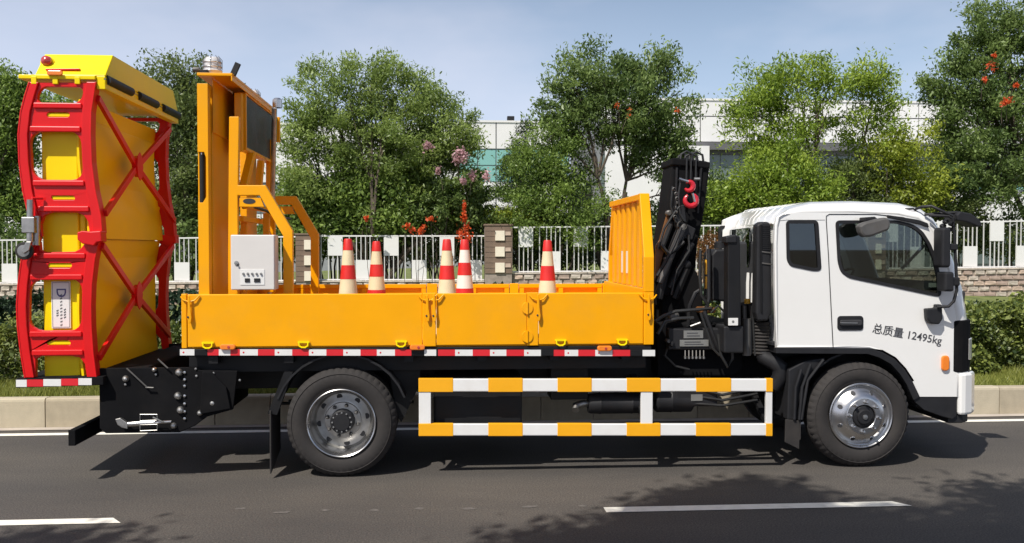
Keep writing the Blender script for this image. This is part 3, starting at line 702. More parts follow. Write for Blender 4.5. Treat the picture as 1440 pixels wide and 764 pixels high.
def grass(x0, x1, y0, y1, n, h):
    X = rng.uniform(x0, x1, n); Yv = rng.uniform(y0, y1, n)
    Zv = np.array([terrain(a, b) for a, b in zip(X, Yv)])
    hh = h * rng.uniform(.4, 1.3, n) * (.75 + .35 * np.sin(X * 3.7) * np.sin(X * 1.3 + 1)); lean = rng.normal(0, .4, (n, 2)) * hh[:, None]
    w = .007; ang = rng.uniform(0, math.pi, n); dx = np.cos(ang) * w; dy = np.sin(ang) * w
    v = np.stack([np.stack([X - dx, Yv - dy, Zv - .01], 1), np.stack([X + dx, Yv + dy, Zv - .01], 1), np.stack([X + lean[:, 0], Yv + lean[:, 1] * .6, Zv + hh], 1)], 1).reshape(-1, 3)
    me = bpy.data.meshes.new('grass'); me.vertices.add(3 * n); me.vertices.foreach_set('co', v.astype(np.float32).ravel())
    me.loops.add(3 * n); me.loops.foreach_set('vertex_index', np.arange(3 * n, dtype=np.int32)); me.polygons.add(n)
    me.polygons.foreach_set('loop_start', np.arange(0, 3 * n, 3, dtype=np.int32)); me.update(calc_edges=True)
    a = me.attributes.new('tone', 'FLOAT', 'FACE'); a.data.foreach_set('value', np.clip(rng.normal(.45, .25, n), 0, 1).astype(np.float32))
    me.materials.append(M['grass_blade']); return stuff(tag(link('grass', me), 'rough green grass strip between kerb and hedge', 'grass'))
grass(-9, 12, KY0 + .16, 4.15, 90000, .13)
# trees behind the camera whose crowns shade the foreground
def shade_tree(label, x, y, blobs, seed):
    random.seed(seed); root = thing('street_tree', label, 'tree', (x, y, .12), 'street trees on the near pavement'); mb = MB(); P = []
    fork = Vector((x, y, 4.2)); branch(mb, (x, y, .1), fork, .16, .11, .02, 5, 8)
    for bx, by, bz, r_ in blobs:
        c = Vector((bx, by, bz)); branch(mb, fork, c, .08, .02, .08, 6, 6)
        for k in range(int(26 * r_ * r_) + 6):
            u = Vector([random.gauss(0, .55) for _ in range(3)])
            p = c + u * r_; 
            branch(mb, c, p, .015, .005, .1, 3, 3)
            P.append(np.array(p)[None] + rng.normal(size=(300, 3)) * np.array([.24, .24, .2]))
    mb.build('trunk', 'bark', root); stuff(link('foliage', leaf_mesh('foliage', np.concatenate(P), .15, 'leaf_mid'), root))
# a shadow point (sx, sy) on the road comes from (sx - .5 h, sy - .58 h, h)
def caster(sx, sy, h, r_): return (sx - .5 * h, sy - .58 * h, h, r_)
shade_tree('street tree on the near pavement, middle of the row', -1.6, -10.6, [caster(2.35, -1.0, 7.6, .36), caster(2.45, -1.4, 7.6, .5), caster(2.3, -1.9, 7.2, .8), caster(1.6, -1.75, 7.2, .4), caster(3.0, -2.3, 7., .7), caster(1.5, -2.3, 7., .6), caster(2.3, -3.1, 7.4, 1.3), caster(.8, -2.45, 6.8, .4)], 3)
shade_tree('street tree on the near pavement, right of the row', 2.6, -10.8, [caster(4.7, -1.6, 7., .5), caster(5.1, -2.0, 7., .8), caster(5.9, -2.6, 7.4, 1.2)], 4)
shade_tree('street tree on the near pavement, left of the row', -6.2, -10.8, [caster(-3.1, -2.15, 6.6, .3), caster(-3.9, -2.9, 7., .7), caster(-5.4, -2.8, 7.4, .9)], 5)
random.seed(11)
# ================================================================== THE TRUCK
random.seed(21)
T = thing('service_truck', 'white cab truck with amber cargo bed, black crane and raised red and yellow crash cushion', 'truck', (1.0, 1.1, 0))
YF = 2.2                                                   # far side of the bed; Y = 0 is the near side
def mirror_y(mb, c=YF / 2):
    m2 = MB(); m2.v = [(x, 2 * c - y, z) for x, y, z in mb.v]; m2.f = [f[::-1] for f in mb.f]; m2.m = list(mb.m); m2.s = list(mb.s); return m2
def both(name, mb, mats, parent, bevel=0, **k):
    a = mb.build(name, mats, parent, bevel, **k); b = mirror_y(mb).build(name, mats, parent, bevel, **k); return a, b
# ---- chassis
fr = MB()
fr.prism([(-2.25, .70), (4.70, .70), (4.70, .96), (-2.25, .96)], .68, .75); fr.build('chassis_rail', 'black_paint', T, .008)
mirror_y(fr).build('chassis_rail', 'black_paint', T, .008)
sf = MB().box(-2.2, 1.86, .62, .76, .965, 1.115); both('subframe_rail', sf, 'black_paint', T, .006)
for x in (-2.0, -1.35, -.3, .35, 1.0, 1.65):
    MB().box(x - .04, x + .04, .03, YF - .03, 1.02, 1.112).build('cross_beam', 'black_paint', T)
for x in (-2.1, .5, 1.9, 2.8): MB().box(x - .05, x + .05, .76, 1.44, .74, .92).build('cross_member', 'black_paint', T)
MB().box(-2.24, 1.88, .012, .05, 1.085, 1.150).build('edge_rail', 'black_paint', T, .006)
MB().box(-2.24, 1.88, YF - .05, YF - .012, 1.085, 1.150).build('edge_rail', 'black_paint', T, .006)
# black panel added where the underside of the bed lies in shade
MB().box(-2.24, 1.86, .16, .19, .93, 1.085).build('underside_shade_panel', 'black_paint', T)
# ---- wheels
def wheel_parts(cx, cz, y0, front, dual=False):
    Rt = .485
    n = 144
    def rf(i, k, r):
        if i in (5, 6, 12, 13): return r - (.012 if (k % 3) == 0 else 0)
        return r
    prof = [(.292, .035), (.315, .006), (.35, -.012), (.395, -.016), (.435, -.006), (.462, .014), (Rt - .006, .034), (Rt, .055), (Rt, .085), (Rt - .014, .090), (Rt - .014, .105), (Rt, .110), (Rt - .001, .185), (.462, .208), (.40, .225), (.30, .20)]
    prof = [(.292, .035), (.315, .006), (.35, -.012), (.395, -.016), (.435, -.006), (.464, .016), (Rt - .004, .036), (Rt, .07), (Rt - .012, .075), (Rt - .012, .088), (Rt, .093), (Rt, .145), (Rt - .006, .175), (.464, .20), (.40, .225), (.30, .20)]
    if dual: prof += [(.29, .235), (.40, .24), (.464, .262), (Rt, .29), (Rt, .41), (.464, .44), (.38, .46), (.30, .44)]
    w = MB().lathe(prof, (cx, y0, cz), 'y', n, 0, rf); tyre = w.build('wheel', 'rubber', T, angle=28)
    o = (cx, y0, cz)
    # raised ring on the sidewall
    MB().lathe([(.432, -.006), (.436, -.012), (.441, -.006)], o, 'y', 96).build('sidewall_ring', 'rubber', tyre)
    if front:
        rp = [(.300, .05), (.304, .0), (.302, -.008), (.296, -.012), (.288, -.006), (.280, .012), (.268, .020), (.252, .010), (.228, -.020), (.200, -.046), (.178, -.058), (.165, -.060), (.160, -.066), (.112, -.068), (.106, -.062), (.104, .0)]
        MB().lathe(rp, o, 'y', 72).build('rim', 'steel', tyre, angle=25)
        hp = [(.103, -.01), (.100, -.055), (.092, -.062), (.072, -.066), (.066, -.085), (.060, -.088), (.030, -.088), (.0005, -.088)]
        MB().lathe(hp, o, 'y', 40).build('hub', 'black_plastic', tyre, angle=25)
        MB().lathe([(.024, -.086), (.022, -.098), (.0005, -.100)], o, 'y', 16).build('hub_cap', 'dull_steel', tyre)
        for k in range(8):
            a = 2 * math.pi * k / 8 + .39; c, s = math.cos(a), math.sin(a)
            hm = MB(); hr = .021
            # hand hole: a dark cup with a rolled edge lying on the sloping disc
            nv = Vector((c * .62, -.78, s * .62)).normalized(); ctr = Vector((cx + c * .226, y0 - .0245, cz + s * .226))
            t1 = Vector((-s, 0, c)); t2 = nv.cross(t1).normalized()
            ring = [ctr + t1 * math.cos(b) * hr + t2 * math.sin(b) * hr * 1.25 for b in [2 * math.pi * j / 14 for j in range(14)]]
            ring2 = [ctr + nv * .004 + t1 * math.cos(b) * hr * .9 + t2 * math.sin(b) * hr * 1.1 for b in [2 * math.pi * j / 14 for j in range(14)]]
            cup = [p - nv * .03 for p in ring2]
            hm.add(ring + ring2, [(j, (j + 1) % 14, 14 + (j + 1) % 14, 14 + j) for j in range(14)], 0, True)
            hm.add([p + nv * .0008 for p in ring2], [tuple(range(14))], 1)
            hm.build('hand_hole', ['steel', 'interior'], tyre)
            a = 2 * math.pi * (k + .5) / 8 + .30; c, s = math.cos(a), math.sin(a)
            MB().lathe([(.017, -.06), (.0165, -.085), (.012, -.094), (.010, -.106), (.0005, -.109)], (cx + c * .137, y0, cz + s * .137), 'y', 8).build('lug_nut', 'steel', tyre, angle=30)
    else:
        rp = [(.300, .05), (.304, .0), (.303, -.010), (.298, -.014), (.290, -.008), (.284, .006), (.276, .014), (.270, .03), (.264, .09), (.258, .150)]
        MB().lathe(rp, o, 'y', 72).build('rim', 'steel', tyre, angle=25)
        MB().lathe([(.2575, .150), (.240, .170), (.205, .164), (.185, .154), (.165, .148), (.160, .136), (.108, .132), (.104, .14)], o, 'y', 72).build('wheel_disc', 'dull_steel', tyre, angle=25)
        MB().lathe([(.106, .14), (.104, .045), (.095, .036), (.075, .036), (.070, .024), (.0005, .022)], o, 'y', 40).build('hub', 'black_plastic', tyre, angle=25)
        for k in range(8):
            a = 2 * math.pi * k / 8 + .15; c, s = math.cos(a), math.sin(a)
            MB().lathe([(.026, .1625), (.0005, .1615)], (cx + c * .212, y0 + 0, cz + s * .212), 'y', 14).build('hand_hole', 'interior', tyre)
            a += math.pi / 8; c, s = math.cos(a), math.sin(a)
            MB().lathe([(.018, .14), (.017, .108), (.012, .092), (.010, .075), (.0005, .072)], (cx + c * .140, y0, cz + s * .140), 'y', 8).build('lug_nut', 'hub_grey', tyre, angle=30)
        for k in range(12):
            a = 2 * math.pi * k / 12; c, s = math.cos(a), math.sin(a)
            MB().lathe([(.008, .04), (.008, .026), (.0005, .025)], (cx + c * .084, y0, cz + s * .084), 'y', 6).build('stud', 'dull_steel', tyre)
    return tyre
rw = at(480, 597, .02); fw = at(1210.5, 589, .04)
wheel_parts(rw.x, .484, .02, False, True)
wheel_parts(fw.x, .484, .04, True)
for cx, dual in ((rw.x, True), (fw.x, False)):             # far wheels
    far = MB().lathe([(.10, .03), (.2, .02), (.292, .035), (.315, .006), (.395, -.016), (.464, .016), (.485, .05), (.485, .15), (.464, .20), (.40, .225), (.30, .20), (.12, .18)], (cx, YF - .26, .484), 'y', 96)
    far.build('wheel', 'rubber', T)
    MB().lathe([(.14, 0), (.0005, 0)], (cx, YF - .24, .484), 'y', 24).build('axle_end', 'hub_grey', T)
MB().tube([(rw.x, .45, .484), (rw.x, YF - .25, .484)], .07, 14).build('rear_axle', 'black_paint', T)
MB().lathe([(.01, -.2), (.14, -.16), (.2, -.05), (.2, .05), (.14, .16), (.01, .2)], (rw.x, 1.1, .484), 'y', 24).build('differential', 'black_paint', T)
MB().tube([(fw.x, .25, .45), (fw.x, YF - .25, .45)], .05, 12).build('front_axle', 'black_paint', T)
for yy in (.60, YF - .60):
    for cx in (rw.x, fw.x):
        b = MB()
        for k in range(5): b.box(cx - .62 + .07 * k, cx + .62 - .07 * k, yy - .035, yy + .035, .56 + .022 * k, .578 + .022 * k)
        b.build('leaf_spring', 'black_paint', T)
# rear mudguard arch and flap
ma = MB(); pts = []
for k in range(13):
    a = R(20 + 140 * k / 12); pts.append((rw.x + .60 * math.cos(a), .50 + .60 * math.sin(a)))
pin = [(rw.x + (x - rw.x) * .97, .5 + (z - .5) * .97) for x, z in pts]
ma.prism(pts + pin[::-1], .03, .5); ma.build('mudguard', 'black_plastic', T)
fx = q(381, 600, 0.02)[0]
mf = MB(); a_, b_ = fx - .012, fx
mf.prism([(.02, .045), (.50, .16), (.50, .60), (.02, .60)], a_, b_, fn=lambda a, b, d: (d, a, b)); mf.build('mud_flap', 'rubber', T)
bz = [q(412, 523, .06), q(400, 523, .06), q(377, 581, .06), q(390, 583, .06)]
MB().prism(bz, .04, .10).build('mudguard_stay', 'black_paint', T)
MB().prism([q(545, 523, .06), q(590, 523, .06), q(590, 545, .06), q(563, 600, .06), q(556, 590, .06)], .25, .30).build('mudguard_stay', 'black_paint', T)
# tanks and boxes behind the side guard
MB().box(-.08, .72, .15, .66, .40, .86).build('tool_box', 'black_paint', T, .02)
MB().box(-.07, .71, YF - .66, YF - .2, .45, .86).build('tool_box', 'black_paint', T, .02)
p0 = at(828, 581, .3); p1 = at(912, 581, .3)
MB().lathe([(.002, 0), (.085, .0), (.095, .02), (.098, .1), (.103, .11), (.098, .12), (.098, .40), (.103, .41), (.098, .42), (.095, .60), (.02, .62)], (p0.x, .35, .575), 'x', 24).build('silencer', 'black_plastic', T)
e = at(812, 583, .28)
MB().tube([(p0.x + .02, .35, .575), (p0.x - .06, .34, .575), (p0.x - .12, .32, .56), (e.x - .02, .28, .525)], [.032, .032, .034, .036], 12).build('exhaust_pipe', 'dull_steel', T)
MB().lathe([(.002, 0), (.10, .0), (.115, .02), (.115, .14), (.12, .15), (.115, .16), (.115, .34), (.09, .36), (.002, .36)], (at(922, 575, .3).x, .35, .60), 'x', 24).build('air_tank', 'black_plastic', T)
MB().box(at(950, 0, .3).x, at(1010, 0, .3).x, .24, .62, .55, .80).build('battery_box', 'black_plastic', T, .02)
MB().box(*sorted((at(972, 560, .23).x, at(988, 560, .23).x)), .232, .238, at(980, 564, .23).z, at(980, 555, .23).z).build('label_plate', 'label_grey', T)
for k in range(3): MB().tube([(2.3 + .02 * k, .26, .58 + .07 * k), (2.6, .22, .56 + .05 * k), (2.95, .27, .60 + .06 * k)], .014, 6).build('brake_line', 'hose', T)
MB().box(1.0, 1.35, .3, .6, .62, .95).build('tank_bracket', 'black_paint', T, .01)
MB().lathe([(.002, 0), (.13, 0), (.14, .02), (.14, .5), (.13, .52), (.002, .52)], (2.02, 1.75, .60), 'x', 20).build('air_tank', 'black_plastic', T)
# ---- side guard with amber and white tape
gx0, gx1 = q(589, 540)[0], q(1086, 540)[0]
def slope(x, za, zb): return za + (zb - za) * (x - gx0) / (gx1 - gx0)
cuts = [589, 637.3, 686.5, 735.2, 784, 832.3, 881.4, 929.3, 978.9, 1028.4, 1077.5, 1086.4]
for (ta, tb, ba, bb) in ((.871, .837, .757, .722), (.470, .425, .365, .316)):
    g = MB().prism([(gx0, ba), (gx1, bb), (gx1, tb), (gx0, ta)], 0, .045)
    rail = g.build('guard_rail', 'reflective_white', T, .008)
    for k in range(0, 11, 2):
        xa, xb = q(cuts[k], 540)[0] + (.0 if k else -.003), q(cuts[k + 1], 540)[0] + (.003 if k == 10 else 0)
        z = lambda x, u: slope(x, ta, tb) if u else slope(x, ba, bb)
        MB().prism([(xa, z(xa, 0) - .003), (xb, z(xb, 0) - .003), (xb, z(xb, 1) + .003), (xa, z(xa, 1) + .003)], -.003, .047).build('reflective_tape', 'reflective_amber', rail, .004)
for xa, xb in ((589, 606), (901.5, 918), (1077.5, 1086.4)):
    x0, x1 = q(xa, 570)[0], q(xb, 570)[0]
    MB().box(x0, x1, .003, .042, slope(x0, .470, .425) + .001, slope(x0, .757, .722) - .001).build('guard_post', 'reflective_white', T, .004)
    MB().box((x0 + x1) / 2 - .03, (x0 + x1) / 2 + .03, .05, .68, .74, .80).build('guard_bracket', 'black_paint', T)
    MB().bar(((x0 + x1) / 2, .06, .42), ((x0 + x1) / 2, .66, .76), .05, .05).build('guard_bracket', 'black_paint', T)
# far side guard, plain
MB().box(gx0, gx1, YF - .045, YF, .75, .86).build('guard_rail', 'reflective_white', T, .008)
MB().box(gx0, gx1, YF - .045, YF, .35, .46).build('guard_rail', 'reflective_white', T, .008)
# ---- cargo bed
X = lambda px, py=450: q(px, py)[0]
bx0, bx1 = X(255), X(919); ZT, ZB = 1.628, 1.168
MB().box(bx0 + .03, bx1 - .03, .035, YF - .035, 1.152, 1.19).build('bed_floor', 'amber_paint', T, .004)
posts = [(255, 262.5), (594.5, 613), (741.5, 757), (905.5, 919.5)]
boards = [(263.4, 593.7), (613.9, 740.8), (757.8, 904.7)]
for sgn, base in ((1, 0.0), (-1, YF)):
    yo = lambda d: base + sgn * d
    for a, b in posts:
        MB().box(X(a), X(b), yo(.0), yo(.06), ZB - .01, ZT + .004).build('bed_post', 'amber_paint', T, .006)
    for k, (a, b) in enumerate(boards):
        xa, xb = X(a), X(b)
        bd = MB().box(xa, xb, yo(.006), yo(.022), ZB, ZT - .003).build('side_board', 'amber_paint', T, .005)
        MB().box(xa + .002, xb - .002, yo(.023), yo(.055), ZT - .045, ZT - .001).build('top_rail', 'amber_paint', bd, .005)
        MB().box(xa + .002, xb - .002, yo(.023), yo(.055), ZB + .002, ZB + .05).build('bottom_rail', 'amber_paint', bd, .005)
        for xx in [xa + .03] + [xb - .03] + ([(xa + xb) / 2] if k else [xa + (xb - xa) * f for f in (.33, .66)]):
            MB().box(xx - .025, xx + .025, yo(.024), yo(.054), ZB + .052, ZT - .047).build('stiffener', 'amber_paint', bd)
        hp = {0: (292, 427, 564), 1: (), 2: (788.5, 875)}[k]
        for hx in hp:
            x = X(hx); w = .052
            h = MB(); h.prism(rrect(x - w, x + w, 0, .016, .006), yo(-.012), yo(.004), fn=lambda a_, b_, d: (a_, d, ZB + .012 + b_ + .018))
            h.tube([(x - w * .75, yo(-.01), ZB + .035), (x - w * .7, yo(-.014), ZB + .005), (x - w * .3, yo(-.018), ZB - .008), (x + w * .3, yo(-.018), ZB - .008), (x + w * .7, yo(-.014), ZB + .005), (x + w * .75, yo(-.01), ZB + .035)], .008, 6)
            h.build('hinge', 'yellow_paint', bd)
# hinges between door and post
for zpx in (433.5, 473.5):
    c = q(741, zpx)
    for s_, px in ((-1, 740.5), (1, 742.5)):
        pts = [(X(px) , c[1] - .05)] + [(X(px) + s_ * .045 * math.cos(R(a)), c[1] + .052 * math.sin(R(a))) for a in range(-75, 76, 15)] + [(X(px), c[1] + .05)]
        MB().prism(pts, -.009, .004).build('hinge_plate', 'amber_paint', T, .003)
    MB().tube([(X(741.5), -.012, c[1] - .055), (X(741.5), -.012, c[1] + .055)], .009, 8).build('hinge_pin', 'amber_paint', T)
# drop latches
def latch(px, flip=1):
    x = X(px); t = ZT - .03
    a = MB(); a.tube([(x - .075 * flip, -.006, t + .012), (x - .05 * flip, -.014, t - .018), (x, -.018, t - .034), (x + .045 * flip, -.014, t - .022), (x + .085 * flip, -.006, t + .02)], .007, 6)
    l = a.build('latch', 'amber_paint', T)
    b = MB(); b.prism([(x - .010, t + .02), (x + .008, t + .02), (x + .012, t - .10), (x + .022, t - .17), (x + .015, t - .215), (x - .004, t - .22), (x - .016, t - .18), (x - .012, t - .1)], -.030, -.018)
    b.build('latch_handle', 'amber_paint', l, .004)
    MB().lathe([(.009, -.034), (.0005, -.036)], (x - .008, 0, t - .165), 'y', 8).build('latch_pin', 'interior', l)
for px in (267, 601, 610.5, 756.5): latch(px)
latch(911.5, -1)
# orange side lamps
for px, py in ((320.5, 488), (587, 488.5), (850, 490)):
    c = q(px, py, -.01)
    l = MB(); l.prism(rrect(c[0] - .066, c[0] + .066, c[1] - .024, c[1] + .024, .02), -.030, .006); l = l.build('side_lamp', 'orange_lens', T, .008)
    MB().lathe([(.012, -.033), (.0005, -.034)], (c[0] + .01, 0, c[1]), 'y', 10).build('lamp_dot', 'red_lens', l)
# red and white strip
wh = [(253.2, 273.5), (307.8, 324), (337.6, 362.7), (386.5, 411), (434.5, 459), (482.8, 507), (530, 555.4), (596.8, 613.4), (640, 664.7), (689, 712), (737, 760.6), (794, 813), (837, 861), (903.6, 921)]
rd = [(292, 307.8), (324, 337.6), (362.7, 386.5), (411, 434.5), (459, 482.8), (507, 530), (555.4, 578.6), (616, 640), (664.7, 689), (712, 737), (778.7, 794), (813, 837), (861, 886)]
MB().prism([q(252, 492), q(921, 493), q(921, 500.5), q(252, 499.8)], .0, .03).build('strip_carrier', 'black_paint', T)
for segs, m_ in ((wh, 'reflective_white'), (rd, 'reflective_red')):
    for a, b in segs:
        za, zb = 491.2 + (a - 253) * .0016, 499.9 + (a - 253) * .0016
        st = MB().prism([q(a, zb), q(b, zb), q(b, za), q(a, za)], -.004, -.0005).build('reflector_strip', m_, T)
        if m_ == 'reflective_white' and b - a > 18:
            c = q(a + 5, (za + zb) / 2); MB().lathe([(.008, -.0055), (.0005, -.006)], (c[0], 0, c[1]), 'y', 8).build('mark', 'reflective_red', st)
# ---- yellow headboard
hx0, hx1 = X(905.5), X(919.5)
zt_, zm, zb_ = q(906, 272, .2)[1], q(913, 362, .0)[1], ZT + .006
hb = MB()
def hpost(s):
    c = 0 if s > 0 else 2.05; hx0 = globals()['hx0'] + (0 if s > 0 else .045)
    Yd = lambda d: c + s * d
    v = [(hx0, Yd(0), zb_), (hx1, Yd(0), zb_), (hx1, Yd(0), zm), (hx0, Yd(0), zm), (hx0, Yd(.20), zt_), (hx1, Yd(.20), zt_)]
    w = [(x, Yd((.07 if y in (Yd(0),) else .27)), z) for x, y, z in v]
    v = v + w; f = [(0, 1, 2, 3), (3, 2, 5, 4), (6, 9, 8, 7), (9, 10, 11, 8), (0, 3, 9, 6), (3, 4, 10, 9), (1, 7, 8, 2), (2, 8, 11, 5), (4, 5, 11, 10), (0, 6, 7, 1)]
    if s < 0: f = [g[::-1] for g in f]
    return MB().add(v, f).build('headboard_post', 'amber_paint', T, .006)
hpost(1); hpost(-1)
MB().box(hx0 + .005, hx0 + .08, .275, 1.775, zt_ - .06, zt_ - .002).build('headboard_rail', 'amber_paint', T, .006)
MB().box(hx0 + .01, hx0 + .07, .075, YF - .075, ZB, ZT + .03).build('headboard_panel', 'amber_paint', T, .006)
for k in range(6):
    y = .40 + 1.26 * k / 5
    MB().box(hx0 + .03, hx0 + .06, y - .062, y + .062, ZT + .035, zt_ - .062).build('headboard_slat', 'amber_paint', T, .005)
for k in (2, 3): MB().box(hx0 + .020, hx0 + .0285, .40 + 1.26 * k / 5 - .02, .40 + 1.26 * k / 5 + .02, 1.78, 2.0).build('reflector_sticker', 'reflective_white', T)
# ---- arrow board mast
amb = 'amber_paint'
xa, xb = q(278.5, 300, .05)[0], q(293.5, 300, .05)[0]
for s_, c in ((1, 0.), (-1, YF)):
    Yd = lambda d: c + s_ * d
    zt1 = 3.46
    # outer channel with the notch that shows the black gas strut
    zn0, zn1 = q(285, 285, .05)[1], q(285, 214, .05)[1]
    pts = [(xa, 1.19), (xb, 1.19), (xb, zt1), (xa, zt1), (xa, zn1), (xb - .035, zn1), (xb - .02, zn1 - .05), (xb - .02, zn0 + .05), (xb - .05, zn0), (xa, zn0 - .0)]
    col = MB().prism(pts, Yd(.05), Yd(.062)).box(xb - .012, xb, Yd(.063), Yd(.15), 1.19, zt1).box(xa, xa + .012, Yd(.063), Yd(.15), 1.19, zt1).build('mast_channel', amb, T, .003)
    MB().tube([((xa + xb) / 2 - .02, Yd(.09), zn0 - .04), ((xa + xb) / 2 - .02, Yd(.09), zn1 - .02)], .028, 12).build('gas_strut', 'black_plastic', col)
    MB().tube([((xa + xb) / 2 - .02, Yd(.09), zn1 - .02), ((xa + xb) / 2 - .02, Yd(.09), zn1 + .04)], .014, 10).build('strut_rod', 'steel', col)
    MB().box(xa + .03, xb - .004 + .01, Yd(.17), Yd(1.0 if s_ > 0 else .6), 1.19, 3.46).build('mast_slide', amb, T, .004)
    # tall post with the bent arm in front of the mast
    P_ = lambda px, py: q(px, py, .2)
    off = .33 if s_ > 0 else YF - .33
    out_ = [P_(319, 411), P_(334, 411), P_(334.2, 275), P_(365, 275), P_(398, 332), P_(398, 411), P_(411.5, 411), P_(411.5, 325), P_(373, 260.5), P_(334.6, 260.5), P_(336, 164), P_(322, 164)]
    out_ = [(x, z if z > 1.7 else 1.19) for x, z in out_]
    arm = MB().prism(out_, Yd(.20), Yd(.27)).build('mast_arm', amb, T, .006)
    br = [P_(336, 278), P_(366, 278), P_(371, 291), P_(336, 291)]
    MB().prism(br, Yd(.215), Yd(.255)).build('arm_web', amb, arm, .004)
    MB().prism([(P_(350, 283)[0] + .055 * math.cos(R(a)), P_(350, 283)[1] + .024 * math.sin(R(a))) for a in range(0, 360, 20)], Yd(.212), Yd(.2145)).build('web_hole', 'interior', arm)
# cap plate over both columns
cpl = MB(); x0c, x1c = q(278, 105, .05)[0] - .005, q(327, 105, .05)[0]; zc = q(300, 105, .05)[1]
cpl.box(x0c, x1c, .04, YF - .04, zc - .012, zc + .014).box(x1c - .012, x1c, .04, YF - .04, zc - .055, zc - .013); cap = cpl.build('mast_cap', amb, T, .004)
MB().box(xb + .012, xb + .02, .16, 1.9, 3.05, zc - .02).build('back_plate', amb, cap, .003)
g_ = onx(329.5, 128, xb + .02); MB().prism(rrect(g_.y - .07, g_.y + .07, g_.z - .045, g_.z + .045, .03), xb + .0205, xb + .035, fn=lambda a, b, d: (d, a, b)).build('grommet', 'black_plastic', cap)
# beacons
def beacon(x, y, r=.082):
    b = MB().lathe([(r * .80, .0), (r * .95, .03), (r * 1.05, .045), (r, .055), (.002, .055)], (x, y, zc + .014), 'z', 28).build('beacon_base', 'clear_lens', T)
    MB().lathe([(r * .90, .056), (r * .93, .10), (r * .90, .14), (r * .70, .165), (.002, .172)], (x, y, zc + .014), 'z', 28).build('beacon_lens', 'clear_lens', b)
    for h in (.08, .12): MB().lathe([(r * .99, h - .004), (r * 1.02, h), (r * .99, h + .004)], (x, y, zc + .014), 'z', 28).build('guard_ring', 'dull_steel', b)
    for k in range(8):
        a = 2 * math.pi * k / 8; c, s = math.cos(a), math.sin(a)
        MB().tube([(x + r * 1.02 * c, y + r * 1.02 * s, zc + .07), (x + r * 1.02 * c, y + r * 1.02 * s, zc + .155), (x + r * .6 * c, y + r * .6 * s, zc + .195)], .003, 4).build('guard_wire', 'dull_steel', b)
bp = q(299, 100, .22); beacon(bp[0], .22); beacon(bp[0], 1.95)
e = q(331, 97, .12); e0 = q(329, 106, .12)
MB().bar((e0[0] - .01, .12, e0[1]), (e[0] + .025, .12, e[1] + .05), .03, .05, up=(1, 0, 0)).build('antenna_box', 'black_plastic', T, .004)
c = q(276, 98, .12); MB().lathe([(.002, -.03), (.022, -.025), (.024, .02), (.02, .03), (.002, .032)], (c[0], .12, c[1]), 'x', 12).build('rear_lamp', 'hub_grey', T)
MB().box(c[0] + .04, c[0] + .10, .09, .15, zc + .014, zc + .05).build('lamp_foot', 'black_plastic', T, .004)
# LED panel
lx = x1c - .012; yl0, yl1 = onx(347, 150, lx).y, onx(384, 150, lx).y + .1
zl1, zl0 = zc - .07, onx(347, 207, lx).z - .0
pan = MB().box(lx - .07, lx - .012, yl0, yl1, zl0, zl1).build('display_panel', 'led_panel', T, .004)
for (ya, yb, za, zb2) in ((yl0 - .03, yl0, zl0 - .03, zl1 + .02), (yl1, yl1 + .03, zl0 - .03, zl1 + .02), (yl0 + .001, yl1 - .001, zl0 - .03, zl0 - .001), (yl0 + .001, yl1 - .001, zl1 + .001, zl1 + .02)):
    MB().box(lx - .08, lx, ya, yb, za, zb2).build('display_frame', amb, pan, .003)
MB().box(lx - .09, lx - .02, yl0 - .12, yl0 - .04, zl0 - .05, zl1).build('display_bracket', amb, T, .006)
# inner braces of the mast
for (pa, pb, ya, yb, w) in (((354, 217), (343, 262), .8, .62, .07), ((367, 226), (364, 262), 1.1, 1.1, .08), ((375, 300), (375, 411), 1.2, 1.2, .07), ((383, 300), (383, 411), 1.45, 1.45, .06), ((344, 310), (339, 411), .85, .85, .07)):
    A = at(*pa, ya); B = at(*pb, yb); B.z = max(B.z, 1.19)
    MB().bar(A, B, w, .06).build('mast_brace', amb, T, .005)
for z, x in ((2.42, -1.80), (2.30, -1.84)):
    MB().bar((x, .45, z), (x, YF - .45, z), .05, .05).build('mast_cross_tube', amb, T, .006)
A = onx(386, 152, -1.70); B = onx(383, 300, -1.80)
MB().tube([(A.x, A.y, A.z), (B.x, B.y, B.z), (-1.85, B.y, 1.19)], .026, 12).build('lift_cylinder', 'dull_steel', T)
A = onx(390, 145, -1.70); MB().lathe([(.05, 0), (.05, .08), (.03, .1), (.002, .1)], (A.x, A.y, A.z - .05), 'z', 14).build('cylinder_head', 'steel', T)
A = at(391, 165, 1.9); B = at(391, 200, 1.9)
MB().bar(A, B, .05, .04).build('mast_brace', amb, T, .004)
hpts = [at(342, 292, .5), at(356, 291, .7), at(375, 297, .95), at(392, 306, 1.25), at(408, 308, 1.5)]
MB().tube(hpts, .014, 8).build('hydraulic_hose', 'hose', T)
